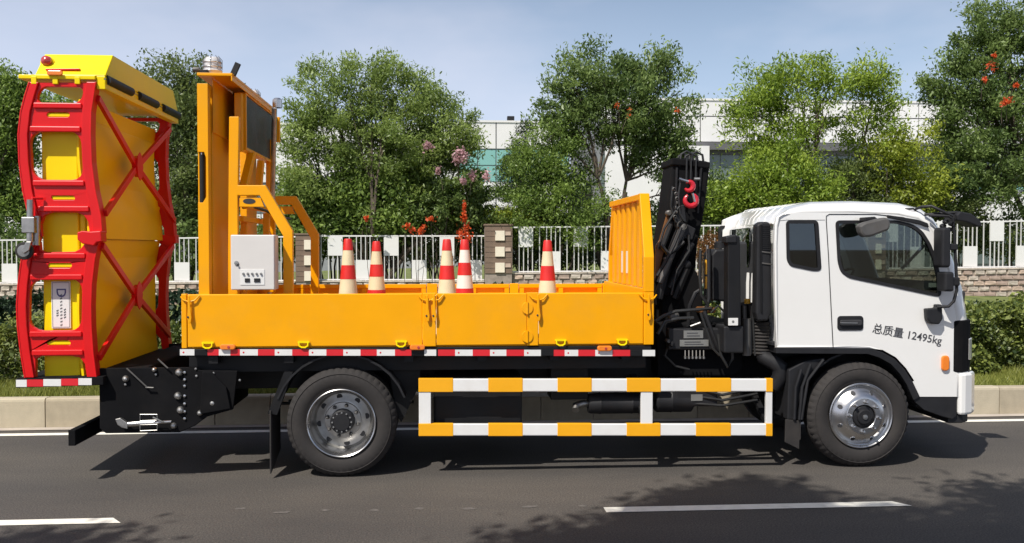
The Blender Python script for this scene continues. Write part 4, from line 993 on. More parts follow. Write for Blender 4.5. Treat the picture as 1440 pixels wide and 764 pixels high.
# control cabinet hung on the arm
c0 = q(324.5, 408, .005); c1 = q(386, 330.5, .005)
cab_ = MB().box(c0[0], c1[0], .012, .195, c0[1], c1[1]).build('control_cabinet', 'cabinet_grey', T, .008)
MB().box(c0[0] + .004, c1[0] - .004, .001, .011, c0[1] + .004, c1[1] - .004).build('cabinet_door', 'cabinet_grey', cab_, .005)
pn = [q(338, 401, .0), q(372, 379, .0)]
MB().box(pn[0][0], pn[1][0], -.003, .0005, pn[0][1], pn[1][1]).build('switch_panel', 'fence_white', cab_, .001)
for k in range(5):
    c = q(342.3 + 6.2 * k, 385, .0); MB().lathe([(.011, -.003), (.009, -.016), (.0005, -.017)], (c[0], 0, c[1]), 'y', 10).build('indicator_button', 'dull_steel', cab_)
for a, b in ((344.5, 351.5), (357.5, 366)):
    x0, z0 = q(a, 397, .0); x1, z1 = q(b, 391.5, .0); MB().box(x0, x1, -.010, -.0035, z0, z1).build('rocker_switch', 'black_plastic', cab_, .002)
c = q(332.5, 370, .0); MB().lathe([(.019, .0), (.019, -.008), (.0005, -.009)], (c[0], 0, c[1]), 'y', 14).build('cabinet_lock', 'dull_steel', cab_)
MB().box(c[0] + .006, c[0] + .02, -.016, -.0095, c[1] - .026, c[1] - .01).build('lock_tongue', 'black_plastic', cab_, .002)

# ---- hitch box under the crash cushion
bp_ = 'black_matte'
hs = MB().prism([(-2.98, .46), (-2.93, .415), (-2.30, .415), (-2.17, .47), (-2.06, .55), (-1.84, .61), (-1.80, .95), (-2.14, .96), (-2.14, .985), (-2.98, .985)], .06, .09)
side = both('hitch_side_plate', hs, bp_, T, .006)[0]
MB().box(-2.94, -2.62, .095, YF - .095, .44, .97).build('hitch_box', bp_, T, .02)
MB().box(-2.30, -2.0, .7, 1.5, .5, .95).build('hitch_mount', bp_, T, .02)
for (px, py, r) in ((251.5, 524, .034), (250, 557, .034), (253.5, 577, .034), (176.5, 533, .030), (217, 520, .022), (299, 567, .030), (281, 581, .026), (244, 599, .028)):
    c = q(px, py, .05); MB().lathe([(r, .06), (r * .95, .045), (r * .6, .03), (.0005, .024)], (c[0], 0, c[1]), 'y', 12).build('bolt', 'dull_steel', side)
for py in (524, 534, 543, 557, 568, 579, 589):
    c = q(259.5, py, .05); MB().lathe([(.014, .06), (.012, .048), (.0005, .045)], (c[0], 0, c[1]), 'y', 8).build('rivet', 'steel', side)
for px, py in ((275, 519), (276, 529), (288, 527), (300, 525), (300, 545), (288, 546), (312, 562), (337, 535), (176, 541), (219, 527)):
    c = q(px, py, .05); MB().lathe([(.012, .06), (.010, .050), (.0005, .048)], (c[0], 0, c[1]), 'y', 8).build('rivet', 'dull_steel', side)
hm_ = MB().prism([q(281, 583, .03), q(284, 523, .03), q(297, 523, .03), q(318, 545, .03), q(324, 575, .03)], .03, .058).build('hinge_bracket', bp_, T, .006)
c0 = at(181, 596.5, .0); c1 = at(241, 593, .0)
cy = MB().tube([c0, c0.lerp(c1, .62)], .024, 14).build('lock_cylinder', 'steel', T)
MB().tube([c0.lerp(c1, .62), c1], .013, 10).build('cylinder_rod', 'steel', cy)
MB().prism([q(163, 589), q(170, 587.5), q(181, 595), q(180, 603), (q(172, 601)), q(166, 597)], -.02, .02).build('clevis', 'dull_steel', cy, .005)
for dz in (0, 1):
    for k, (a, b) in enumerate((((197, 583), (221, 583)), ((197, 592), (221, 591)), ((197, 583), (197, 592)), ((221, 583), (221, 591)))):
        A = at(a[0], a[1] + dz * 14, -.02); B = at(b[0], b[1] + dz * 14, -.02); MB().tube([A, B], .0035, 6).build('spring_clip', 'dull_steel', cy)
A = at(215, 587, -.02); B = at(230, 594, -.02); MB().tube([A, B], .008, 6).build('spring_clip', 'steel', cy)
for (a, b) in (((178, 518), (207, 545)), ((205, 545), (216, 545.5)), ((222, 505), (236, 518))):
    MB().tube([at(*a, .03), at(*b, .03)], .007, 6).build('hose', 'hub_grey', T)
# rear under-run beam across the full width
MB().box(-3.20, -3.14, -.06, YF + .06, .335, .47).build('underrun_beam', bp_, T, .006)
for y in (.5, YF - .5): MB().bar((-3.14, y, .42), (-2.7, y, .55), .07, .07).build('beam_bracket', bp_, T)
# ---- crash cushion (folded up)
Lx = lambda pts: [q(px, py, 0)[0] for px, py in pts]
# outer curves of the frame: x as a function of z, for left and right rails (upper and lower arcs)
upL = [(42, 116), (36, 135), (30, 158), (26.5, 190), (28, 229), (33, 268), (41, 303), (48, 333)]
upR = [(136, 116), (133, 135), (129.6, 158), (129, 190), (130.5, 229), (135.5, 268), (143, 303), (145, 328)]
loL = [(40, 340), (31, 366), (26.5, 400), (24.5, 430), (25.5, 458), (30, 495), (36, 531)]
loR = [(140, 340), (134.5, 366), (130.5, 400), (129.5, 430), (130, 458), (132.5, 495), (137, 531)]
W = lambda l: [q(px, py, 0) for px, py in l]
def interp(curve, z):
    c = sorted(W(curve), key=lambda p: p[1])
    zs = [p[1] for p in c]; xs = [p[0] for p in c]
    return float(np.interp(z, zs, xs))
def frame_plate(L_, R_, holes, Y0, s_):
    outer = W(L_) + W(R_)[::-1]
    hh = []
    for (f0, f1, ya, yb, r) in holes:                     # fractions across the frame and photo rows
        za, zb = q(80, ya)[1], q(80, yb)[1]
        if za > zb: za, zb = zb, za
        zc_ = (za + zb) / 2
        base = rrect(f0, f1, za, zb, 0.0001)
        w = abs(interp(R_, zc_) - interp(L_, zc_))
        pr = rrect(0, (f1 - f0) * w, za, zb, r)
        hh.append([(interp(L_, z) + (interp(R_, z) - interp(L_, z)) * f0 + x, z) for x, z in pr])
    return MB().prism(outer, Y0, Y0 + s_ * .012, hh)
cush = MB()
# yellow core block
zc0, zc1 = q(80, 531, .25)[1], q(80, 168, .25)[1]
xk0, xk1 = q(58, 300, .08)[0], q(109, 300, .08)[0]
core = MB().box(xk0, xk1, .098, YF - .098, zc0, zc1 + .05).build('crash_cushion', 'yellow_paint', T, .012)
MB().box(xk1 + .001, xk1 + .05, .12, YF - .12, zc0 + .0, zc1).build('cushion_rib_box', 'yellow_paint', core, .01)
# cushion skin facing the cab: two bowed sheets
def skin(curveR, za, zb, name):
    mb = MB(); v = []; n = 12; 
    for k in range(n + 1):
        z = za + (zb - za) * k / n; x = interp(curveR, z) - .13
        v += [(x, .055, z), (x, YF - .055, z), (x - .02, YF - .055, z), (x - .02, .055, z)]
    f = []
    for k in range(n):
        a = 4 * k
        for j in range(4): f.append((a + j, a + (j + 1) % 4, a + 4 + (j + 1) % 4, a + 4 + j))
    f += [(3, 2, 1, 0), (4 * n, 4 * n + 1, 4 * n + 2, 4 * n + 3)]
    return mb.add(v, f, 0, True).build(name, 'yellow_paint', core)
zj = q(80, 336)[1]
skin(upR, zj + .003, q(80, 138)[1], 'cushion_skin'); skin(loR, zc0 + .02, zj - .003, 'cushion_skin')
upH = [(.17, .82, 122, 145, .06), (.36, .68, 158, 165, .02), (.15, .85, 185, 253, .10), (.36, .68, 275, 281.5, .018)]
loH = [(.36, .68, 370, 377, .018), (.15, .85, 393, 465, .10), (.36, .68, 479, 486, .018), (.22, .80, 502, 545, .05)]
loHb = loH[:3]
for s_, c in ((1, 0.0), (-1, YF)):
    for L_, R_, H, nm in ((upL, upR, upH, 'upper'), (loL, loR, loHb, 'lower')):
        # the last opening is cut at the sheet's end: leave a fork there
        if nm == 'upper':
            cut = [(48, 333), (58, 333), (57, 315), (62, 303), (72, 299), (108, 299), (118, 303), (124, 312), (126, 328)]
            outer = W(L_) + W(cut)[1:] + W(R_)[::-1]
        else:
            top = [(56, 340), (57, 352), (64, 355), (105, 354), (113, 350), (121, 340)]
            bot = [(122, 531), (119, 512), (112, 503), (100, 501), (58, 501), (50, 505), (50, 531)]
            outer = W(L_[::-1]) + W(top) + W(R_) + W(bot)
        hh = []
        for (f0, f1, ya, yb, r) in H:
            za, zb = sorted((q(80, ya)[1], q(80, yb)[1])); zc_ = (za + zb) / 2
            w = interp(R_, zc_) - interp(L_, zc_)
            hh.append([(interp(L_, z) + (interp(R_, z) - interp(L_, z)) * f0 + x, z) for x, z in rrect(0, (f1 - f0) * w, za, zb, r)])
        fp = MB().prism(outer, c, c + s_ * .05, hh); fpo = fp.build('cushion_frame', 'red_paint', core, .006, label='red painted arched steel frame')
        # flanged outer rails
        for curve, sg in ((L_, 1), (R_, -1)):
            w_ = W(curve); inner = [(x + sg * .078, z) for x, z in w_]
            MB().prism(w_ + inner[::-1], c - s_ * .022, c - s_ * .0005).build('rail_flange', 'red_paint', fpo, .006)
            edge = [(x - sg * .003, z) for x, z in w_]; edge2 = [(x + sg * .010, z) for x, z in w_]
            MB().prism(edge + edge2[::-1], c - s_ * .026, c + s_ * .085).build('rail_edge', 'red_paint', fpo, .003)
        for py in ((149, 182) if nm == 'upper' else (390,)) + ((258, 294) if nm == 'upper' else (360, 470, 496)):
            z = q(80, py)[1]; xl_ = interp(L_, z) + .09; xr_ = interp(R_, z) - .09
            MB().box(xl_, xr_, c - s_ * .020, c - s_ * .0005, z - .024, z + .024).build('cross_bar', 'red_paint', fpo, .008)
        if True:
            for (f0, f1, ya, yb, r) in [h for h in H if h[4] < .03]:
                z0, z1 = sorted((q(80, ya)[1], q(80, yb)[1])); x0 = interp(L_, z0) + f0 * .66; 
                MB().box(x0 - .03, x0 + .24, c + s_ * .01, c + s_ * .062, z0 + .002, z1 - .002).build('spacer_block', 'yellow_paint', fpo, .008)
    # joint clamp
    A = q(112, 345); B = q(146, 324)
    MB().prism([q(113, 337), q(113, 327), q(120, 325), q(131, 326), q(146, 325), q(147, 340), q(140, 341), q(136, 346), q(120, 343)], c - s_ * .07, c + s_ * .06).build('joint_clamp', 'red_paint', core, .008)
    A = q(44, 300); MB().prism([q(40, 345), q(40, 325), q(50, 325), q(56, 335), q(52, 347)], c - s_ * .04, c + s_ * .06).build('joint_clamp', 'red_paint', core, .008)
# X braces on the side facing the cab
def xb_(pa, pb, w=.05):
    A = Vector(pa); B = Vector(pb); MB().bar(A, B, .035, w, up=(1, 0, 0)).build('cross_brace', 'red_paint', core, .006)
for curve, zt2, zb2 in ((upR, q(80, 136)[1], q(80, 300)[1]), (loR, q(80, 345)[1], q(80, 505)[1])):
    zm_ = (zt2 + zb2) / 2; xm_ = interp(curve, zm_) + .012
    for s_ in (0, 1):
        ya, yb = (.05, YF - .05) if s_ == 0 else (YF - .05, .05); ym = YF / 2
        C_ = Vector((xm_ + s_ * .005, ym, zm_))
        for (y_, z_) in ((ya, zt2), (yb, zb2)):
            e_ = Vector((interp(curve, z_) + .010 + s_ * .005, y_, z_)); MB().bar(e_, C_, .06, .035, up=(1, 0, 0)).build('cross_brace', 'red_paint', core, .005)
    MB().lathe([(.105, .035), (.105, -.01)], (xm_, YF / 2, zm_), 'x', 8, sm=False).build('brace_hub', 'red_paint', core)
    pl_ = [(YF / 2 + .09 * math.cos(R(a)), zm_ + .14 * math.sin(R(a))) for a in range(0, 360, 45)]
    MB().prism(pl_, xm_ + .030, xm_ + .040, fn=lambda a, b, d: (d, a, b)).build('brace_gusset', 'red_paint', core, .004)
# hood on top
zl = q(80, 112)[1]; zh0 = q(80, 104.5)[1]
lip = MB().box(q(27, 108)[0], q(135, 108)[0], -.02, YF + .02, q(80, 112)[1], q(80, 106)[1]).build('hood_lip', 'yellow_paint', core, .006)
a0, a1 = q(49, 104)[0], q(148, 103)[0]; b0, b1 = q(63, 78, .19)[0], q(159, 76, .19)[0]; z0, z1 = q(80, 105.8)[1], q(110, 77, .19)[1]
z0 += .001
v = [(a0, 0, z0), (a1, 0, z0), (a1, YF, z0), (a0, YF, z0), (b0, .19, z1), (b1, .19, z1), (b1, YF - .19, z1), (b0, YF - .19, z1)]
MB().add(v, [(0, 3, 2, 1), (4, 5, 6, 7), (0, 1, 5, 4), (1, 2, 6, 5), (2, 3, 7, 6), (3, 0, 4, 7)]).build('hood', 'yellow_paint', core, .008)
MB().box(q(135, 108)[0] + .002, q(148, 108)[0], .0, YF, q(80, 125)[1], z0 - .004).build('hood_valance', 'yellow_paint', core, .006)
for px in (49, 79, 110):
    c = q(px, 114); MB().box(c[0] - .022, c[0] + .022, -.024, .012, c[1] - .03, q(80, 110)[1] + .01).build('hood_tab', 'yellow_paint', core, .004)
for k, (ya, yb) in enumerate(((.04, .66), (.86, 1.42), (1.62, 2.2))):
    x = q(142, 108)[0] + .03
    rl = MB().tube([(x, ya, zh0 - .035), (x, yb, zh0 - .035)], .042, 14).build('hood_roller', 'black_plastic', core)
MB().tube([(q(142, 108)[0] + .03, .0, zh0 - .035), (q(142, 108)[0] + .03, YF + .02, zh0 - .035)], .008, 6).build('roller_rod', 'dull_steel', core)
zz_ = q(66, 86, .1)
MB().lathe([(.045, -.02), (.042, -.045), (.026, -.062), (.0005, -.068)], (zz_[0], .12, zz_[1]), 'y', 18).build('warning_lamp', 'red_lens', core)
MB().lathe([(.056, .02), (.060, -.012), (.046, -.02)], (zz_[0], .12, zz_[1] - .015), 'y', 18).build('lamp_shroud', 'yellow_paint', core)
MB().bar((q(62, 97)[0], .04, q(62, 97)[1]), (q(110, 96)[0], .04, q(62, 96)[1]), .03, .014).build('hood_rail', 'red_paint', core, .003)
c = q(79.5, 104); MB().prism(rrect(c[0] - .065, c[0] + .065, c[1] - .02, c[1] + .022, .018), -.045, -.021).build('side_lamp', 'orange_lens', core, .006)
# plaque
px0, pz0 = q(72.5, 462, .08); px1, pz1 = q(98.5, 396, .08)
plq = MB().box(px0, px1, .084, .096, pz0, pz1).build('name_plate', 'fence_white', core, .002)
for (xx0, xx1, zz0, zz1) in ((px0 + .008, px1 - .008, pz1 - .012, pz1 - .009), (px0 + .008, px1 - .008, pz0 + .009, pz0 + .012), (px0 + .008, px0 + .011, pz0 + .0125, pz1 - .0125), (px1 - .011, px1 - .008, pz0 + .0125, pz1 - .0125)):
    MB().box(xx0, xx1, .0825, .0838, zz0, zz1).build('plate_border', 'ink', plq)
dm = text_mesh('D', .115, 'plate_letter', 'ink_blue', .0015)
link('plate_letter', dm, plq, loc=((px0 + px1) / 2 - .035, .0825, pz1 - .055), rot=(R(90), R(90), 0))
for col_, (xo, z_a, z_b, n_) in enumerate(((.112, .26, .36, 4), (.082, .12, .44, 10), (.05, .27, .34, 3))):
    for k in range(n_):
        z = pz1 - .10 - (z_a - .1 + (z_b - z_a) * k / n_) * .9; x = px0 + xo
        MB().box(x - .009, x + .009, .0825, .0838, z - .004, z + .003).box(x - .006, x - .002, .0825, .0839, z - .011, z - .0045).box(x + .003, x + .007, .0825, .0839, z + .0035, z + .010).build('print_mark', 'ink', plq)
# red and white strip at the foot
for a, b, m_ in ((25, 40, 0), (40.3, 63, 1), (63.3, 88, 0), (88.3, 112, 1), (112.3, 131, 0)):
    ya, yb = 533.5 - (a - 25) * .025, 543.5 - (a - 25) * .03
    MB().prism([q(a, yb), q(b, yb), q(b, ya), q(a, ya)], -.034, -.03).build('reflector_strip', ['reflective_white', 'reflective_red'][m_], core)
MB().prism([q(24, 545), q(147, 541), q(147, 529), q(24, 532)], -.029, YF + .03).build('foot_beam', bp_, core, .006)
# jack with caster wheel
A = at(42.5, 281, -.08); B = at(42, 340, -.08)
jk = MB().tube([A, B], .026, 14).build('jack_leg', 'dull_steel', core)
MB().tube([at(51.5, 304, -.03), at(51, 345, -.03)], .030, 14).build('jack_tube', 'dull_steel', core)
MB().box(q(38, 315)[0], q(56, 315)[0], -.11, 0.0, q(40, 328)[1], q(40, 306)[1]).build('jack_clamp', 'dull_steel', core, .006)
MB().tube([at(45, 279, -.08), at(60, 279, -.02)], .012, 8).build('jack_handle', 'red_paint', core)
c = at(34.5, 353, -.10)
cw = MB().lathe([(.03, -.02), (.055, -.022), (.072, -.016), (.076, 0), (.072, .016), (.055, .022), (.03, .02)], c, 'y', 28).build('caster_wheel', 'rubber', core)
MB().lathe([(.0005, -.026), (.05, -.024), (.052, .024), (.0005, .026)], c, 'y', 20).build('caster_rim', 'dull_steel', core)
MB().prism([q(40, 340, -.1), q(47, 340, -.1), q(44, 352, -.1), q(36, 357, -.1), q(33, 352, -.1)], -.145, -.13).build('caster_fork', 'dull_steel', core, .004)

# ---- crane
def pz(pts, Y0): return [q(px, py, Y0) for px, py in pts]
YC = .75
boom = MB().prism(pz([(947, 226), (952, 221), (996, 227), (999, 232), (990, 300), (981, 345), (975, 412), (925, 432), (921, 395), (930, 350), (938, 300)], YC), YC, YC + .42).build('crane_boom', bp_, T, .02)
MB().prism(pz([(946, 222), (999, 228), (998, 237), (945, 232)], YC - .03), YC - .03, YC + .45).build('boom_head', bp_, boom, .012)
MB().prism(pz([(921, 345), (926, 345), (949, 262), (949, 300), (930, 372), (921, 395)], YC + .5), YC + .46, YC + .56).build('boom_side_arm', 'crane_brown', boom, .01)
MB().prism(pz([(936, 285), (940, 285), (944, 248), (940, 248)], YC + .6), YC + .57, YC + .66).build('boom_stripe', 'crane_yellow', boom)
for a, b, w in (((924, 400), (966, 300), .07), ((934, 415), (975, 330), .06)):
    MB().bar(at(*a, YC - .06), at(*b, YC - .06), .07, w).build('boom_link', bp_, boom, .01)
MB().tube([at(928, 398, YC - .12), at(962, 315, YC - .12)], .035, 12).build('boom_cylinder', 'hub_grey', boom)
MB().prism(pz([(948, 290), (962, 288), (965, 315), (978, 322), (973, 338), (955, 335), (950, 318)], YC - .09), YC - .11, YC - .03).build('hook_bracket', 'black_plastic', boom, .01)
MB().lathe([(.045, 0), (.045, .05), (.002, .05)], at(960, 317, YC - .17), 'y', 16).build('pulley', 'hub_grey', boom)
for k, (xa_, xb2, h) in enumerate(((956, 975, 213), (962, 982, 216), (968, 990, 214), (953, 968, 216))):
    z_ = 226; pts = [at(xa_, z_ + 8, YC + .05 * k), at(xa_ + (xb2 - xa_) * .1, h + 4, YC + .05 * k), at((xa_ + xb2) / 2, h, YC + .05 * k), at(xa_ + (xb2 - xa_) * .9, h + 4, YC + .05 * k), at(xb2, z_ + 8, YC + .05 * k)]
    MB().tube(pts, .012, 8).build('boom_hose', 'hose', boom)
for px in (966, 972, 979): MB().tube([at(px, 222, YC - .045), at(px - 1, 258, YC - .06)], .009, 6).build('lifting_cable', 'hose', boom)
def hook(cx_, cy_, r, y, a0, a1, name):
    c = at(cx_, cy_, y); pts = []
    for k in range(13):
        a = R(a0 + (a1 - a0) * k / 12); pts.append((c.x + r * math.cos(a), y, c.z + r * math.sin(a)))
    rs = [.011 + .016 * math.sin(math.pi * (k / 12)) ** .7 for k in range(13)]
    return MB().tube(pts, rs, 10).build(name, 'hook_red', boom)
hook(968.5, 262, .043, YC - .14, 130, -150, 'swivel_shackle'); hook(971.5, 281.5, .058, YC - .14, 80, -235, 'crane_hook')
A = at(955, 252, YC - .13); B = at(968, 256, YC - .14); MB().tube([A, A.lerp(B, .5), B], [.018, .016, .02], 8).build('hook_pin', 'steel', boom)
A = at(976, 252, YC - .08); B = at(984, 252, YC - .08); MB().tube([A, B], .016, 8).build('hook_pin', 'dull_steel', boom)
A = at(974, 272, YC - .15); B = at(977, 284, YC - .15); MB().tube([A, B], .013, 8).build('hook_latch', 'steel', boom)
for k in range(7):
    p = at(950 + random.uniform(-3, 3), 266 + 6.5 * k, YC - .13); MB().lathe([(.012, -.006), (.018, 0), (.012, .006)], p, random.choice(['x', 'y']), 10).build('chain_link', 'hub_grey', boom)
for a, b, w, yy in (((930, 352), (945, 312), .03, -.02), ((936, 372), (955, 322), .035, -.05), ((942, 405), (972, 345), .03, -.09), ((926, 420), (940, 365), .045, -.10), ((948, 420), (968, 372), .05, -.04)):
    MB().tube([at(*a, YC + yy), at(*b, YC + yy)], w, 10).build('boom_pipe', random.choice(['black_plastic', 'hub_grey', 'black_paint']), boom)
for px, py, r_ in ((941, 300, .03), (957, 330, .035), (931, 398, .04), (972, 345, .03), (938, 365, .028), (966, 372, .04)):
    MB().lathe([(r_, .05), (r_, -.01), (r_ * .6, -.02), (.0005, -.02)], at(px, py, YC - .08), 'y', 12).build('pivot_pin', random.choice(['hub_grey', 'black_plastic', 'dull_steel']), boom)
for px in (952, 986): MB().tube([at(px, 236, YC - .012), at(px - (2 if px < 960 else 5), 300, YC - .012)], .012, 6).build('boom_edge', 'black_plastic', boom)
MB().prism(pz([(964, 379), (976, 379), (976, 391), (964, 391)], YC - .004), YC - .006, YC - .0005).build('label_plate', 'interior', boom)
MB().prism(pz([(922, 345), (927, 338), (938, 300), (942, 300), (934, 352), (924, 392), (921, 392)], YC - .02), YC - .03, YC - .002).build('boom_side_arm', 'crane_brown', boom, .006)
for pts_, r_ in (([(926, 350), (934, 322), (948, 300), (956, 290)], .012), ([(930, 392), (945, 350), (958, 345), (962, 330)], .014), ([(944, 415), (952, 380), (970, 352), (968, 330)], .012), ([(958, 250), (954, 275), (956, 300), (966, 318)], .010), ([(946, 262), (943, 290), (950, 312), (962, 320)], .010)):
    MB().tube([at(a_, b_, YC - .12) for a_, b_ in pts_], r_, 8).build('boom_hose', 'hose', boom)
# column, base and hydraulics
MB().prism(pz([(930, 430), (938, 380), (975, 372), (988, 400), (990, 470), (930, 470)], .7), .7, 1.4).build('crane_column', bp_, T, .02)
MB().prism(pz([(923, 455), (1046, 455), (1046, 520), (1030, 530), (925, 530)], .42), .42, 1.7).build('crane_base', bp_, T, .02)
vb = MB().prism(pz([(940, 462), (1012, 462), (1012, 492), (940, 492)], .30), .30, .415).build('valve_block', 'black_plastic', T, .012)
for (x0, y0, x1, y1) in ((961.5, 476, 989, 465), (956, 487.5, 996.5, 478)):
    a = q(x0, y0, .29); b = q(x1, y1, .29); MB().box(a[0], b[0], .288, .298, a[1], b[1]).build('label_plate', 'label_grey', vb, .002)
    n_ = 5 if y1 < 470 else 8
    for r_ in range(2):
        zz0 = a[1] + (b[1] - a[1]) * (.32 + .36 * r_)
        MB().box(a[0] + (b[0] - a[0]) * .16, b[0] - (b[0] - a[0]) * (.18 + .1 * r_), .2862, .2875, zz0 - .004, zz0 + .004).build('print_mark', 'ink', vb)
for k in range(6):
    A = at(963.5 + 5.2 * k, 493, .29); B = at(963.5 + 5.2 * k, 503, .26)
    lv = MB().tube([A, B], .006, 6).build('lever', 'hub_grey', vb); MB().lathe([(.002, -.014), (.012, -.01), (.012, .01), (.002, .014)], B, 'z', 8).build('lever_knob', 'dull_steel', vb)
hoses = [([(922, 452), (932, 445), (950, 438), (975, 436), (1000, 434)], .3), ([(925, 470), (935, 452), (955, 448), (975, 447)], .28), ([(985, 440), (992, 460), (1002, 490), (1012, 500)], .26), ([(990, 438), (999, 462), (1010, 492), (1016, 492)], .27),
         ([(1010, 470), (1014, 500), (1023, 516), (1030, 505), (1028, 470)], .26), ([(985, 352), (984, 390), (986, 415), (996, 430)], .35), ([(968, 460), (970, 430), (978, 412), (985, 408)], .4), ([(997, 350), (997, 420), (990, 445)], .36),
         ([(930, 345), (940, 358), (950, 352), (962, 340)], .6), ([(924, 388), (934, 372), (948, 345), (958, 320)], .55), ([(1000, 440), (1010, 430), (1020, 440)], .3), ([(940, 485), (935, 500), (950, 515), (970, 520)], .35), ([(1050, 455), (1052, 480), (1048, 500)], .3), ([(1058, 430), (1060, 470), (1062, 500)], .28)]
for pts, y in hoses: MB().tube([at(a, b, y + random.uniform(-.02, .02)) for a, b in pts], random.choice([.012, .016, .02]), 8).build('hydraulic_hose', random.choice(['hose', 'hose', 'black_plastic']), T)
for (px, py, y, r) in ((1028, 475, .27, .06), (1032, 474, .26, .035), (948, 445, .35, .05), (940, 480, .28, .02), (945, 484, .28, .025), (1046, 478, .28, .02), (1022, 467, .28, .014), (1030, 467, .28, .016)):
    MB().lathe([(r, .06), (r, 0), (r * .7, -.012), (.0005, -.012)], at(px, py, y), 'y', 14).build('fitting', random.choice(['black_plastic', 'hub_grey']), T)
MB().tube([at(971, 459, .29), at(985, 454, .27)], .012, 8).build('handle', 'steel', T)
A = at(1004, 438, .4); MB().box(A.x - .10, A.x + .06, .52, .7, A.z - .03, A.z + .03).build('oil_tank_cap', 'crane_brown', T, .02)
# muffler box, outrigger cylinder
MB().prism(pz([(1001, 357), (1006, 351), (1024, 350), (1024, 425), (1001, 423)], .5), .5, .8).build('oil_tank', 'black_plastic', T, .02)
A = at(1013, 344, .6); MB().lathe([(.06, -.04), (.06, .02), (.04, .03), (.002, .03)], A, 'z', 18).build('tank_cap', 'black_plastic', T)
og = MB().prism(pz([(1023.5, 332), (1041, 332), (1042.5, 459), (1023.5, 459)], .10), .10, .23).build('outrigger_leg', 'black_paint', T, .012)
MB().prism(pz([(1021, 333), (1036, 330), (1036, 342), (1021, 342)], .09), .085, .24).build('outrigger_cap', 'black_plastic', og, .01)
a = q(1024.3, 458, .09); b = q(1038, 447.5, .09); MB().box(a[0], b[0], .09, .099, a[1], b[1]).build('white_tag', 'fence_white', og, .002)
A = at(1031, 452.5, .088); MB().lathe([(.012, 0), (.0005, 0)], A, 'y', 10).build('tag_mark', 'label_grey', og)
MB().prism(pz([(1018, 459), (1046, 459), (1046, 497), (1018, 497)], .12), .12, .40).build('outrigger_housing', 'black_plastic', T, .015)
MB().tube([at(994.5, 364, .45), at(993.5, 415, .45)], .016, 8).build('warning_rod', 'hose', T)
for ya, yb in ((365.5, 386), (389, 406)): MB().tube([at(994.2, ya, .448), at(993.8, yb, .448)], .019, 8).build('rod_sleeve', 'crane_yellow', T)
MB().tube([at(995, 345, .45), at(994.5, 364, .45)], .012, 8).build('rod_tip', 'dull_steel', T)
# air intake
ai = MB().prism(pz([(1064.5, 316), (1071, 312), (1082, 312), (1084.5, 317), (1086, 440), (1080, 452), (1066, 452), (1063, 440)], .14), .14, .27).build('air_intake', 'black_plastic', T, .02)
for py in range(318, 352, 3): MB().bar(at(1072, py, .135), at(1084.5, py, .135), .012, .009).build('louvre', 'black_plastic', ai)
for py in (354, 370): MB().bar(at(1071, py, .135), at(1086, py + 2, .135), .010, .012).build('intake_rib', 'hub_grey', ai)
MB().tube([at(1070, 316, .135), at(1071, 440, .135)], .008, 6).build('intake_seam', 'black_paint', ai)
p = at(1070.5, 475, .3)
def rb(i, k, r): return r
MB().lathe([(.075 + (.010 if j % 2 else -.004), -.16 + j * .0155) for j in range(21)], p, 'z', 20).build('bellows', 'rubber', T, angle=80)
MB().tube([at(1070, 492, .3), at(1074, 502, .28), at(1086, 508, .24), at(1096, 516, .22), at(1097, 530, .22), at(1088, 545, .25)], [.07, .075, .08, .08, .075, .07], 14).build('intake_pipe', 'black_plastic', T)
MB().tube([at(1050, 448, .28), at(1050, 500, .28)], .04, 10).build('exhaust_stub', 'hub_grey', T)
MB().prism(pz([(1043.5, 430), (1063, 426), (1064, 500), (1043.5, 500)], .33), .33, .6).build('valve_stack', 'black_matte', T, .01)
A = at(1051, 424, .34); MB().lathe([(.03, -.02), (.03, .015), (.02, .025), (.002, .025)], A, 'z', 12).build('filler_cap', 'crane_yellow', T)
MB().tube([at(1054, 428, .32), at(1056, 445, .30), at(1056, 498, .30)], .016, 8).build('hydraulic_hose', 'hose', T)
MB().tube([at(1047, 430, .32), at(1048, 470, .30)], .02, 8).build('hydraulic_pipe', 'hub_grey', T)
# dark mounting plates between the bed and the cab
MB().box(2.1, 2.9, 1.5, YF - .1, .5, 1.1).build('kerb_shade_box', bp_, T, .03)  # box added on the far side to darken the bright kerb behind
MB().box(1.93, 3.05, .62, 1.6, .96, 1.22).build('crane_mount', bp_, T, .01)
MB().prism(pz([(922, 500), (1095, 500), (1095, 535), (922, 535)], .5), .5, .55).build('mount_plate', bp_, T)

# ---- cab
CY0, CY1, CR = .06, YF - .06, .30
S = [(1091, 489), (1089, 420), (1088, 340), (1089, 316), (1092, 305), (1100, 300.5), (1130, 299), (1200, 299), (1262, 302), (1290, 308), (1304, 316), (1319, 338), (1330, 368), (1338.5, 402), (1345, 450), (1345.5, 520), (1345.5, 558), (1293, 558), (1283, 537), (1272, 520), (1258, 505), (1240, 495), (1222, 490)]
Sw = [q(px, py, CY0) for px, py in S]
Cw = [(3.10, Sw[0][1]), (3.10, Sw[1][1]), (3.105, 1.95), (3.115, 2.20), (3.155, 2.335), (3.25, 2.42), (3.45, 2.468), (3.85, 2.478), (4.30, 2.462), (4.50, 2.42), (4.63, 2.32), (4.76, 2.10), (4.86, 1.86), (4.95, 1.60), (5.00, 1.30), (5.01, .95), (5.01, .62)] + Sw[17:]
NS = len(S)
secs = []
for k in range(9):
    ph = R(90 * k / 8); secs.append((CY0 + CR * (1 - math.cos(ph)), math.sin(ph) ** 1.0))
secs_all = secs + [(.8, 1), (1.1, 1), (1.4, 1)] + [(YF - y, t) for y, t in secs[::-1]]
shell = MB(); v = []
def rear_in(y, i): return .13 * max(0., min(1., (y - .9) / .9)) * (1 if i < 5 else .6 if i == 5 else 0)   # rear wall tapers towards the far side
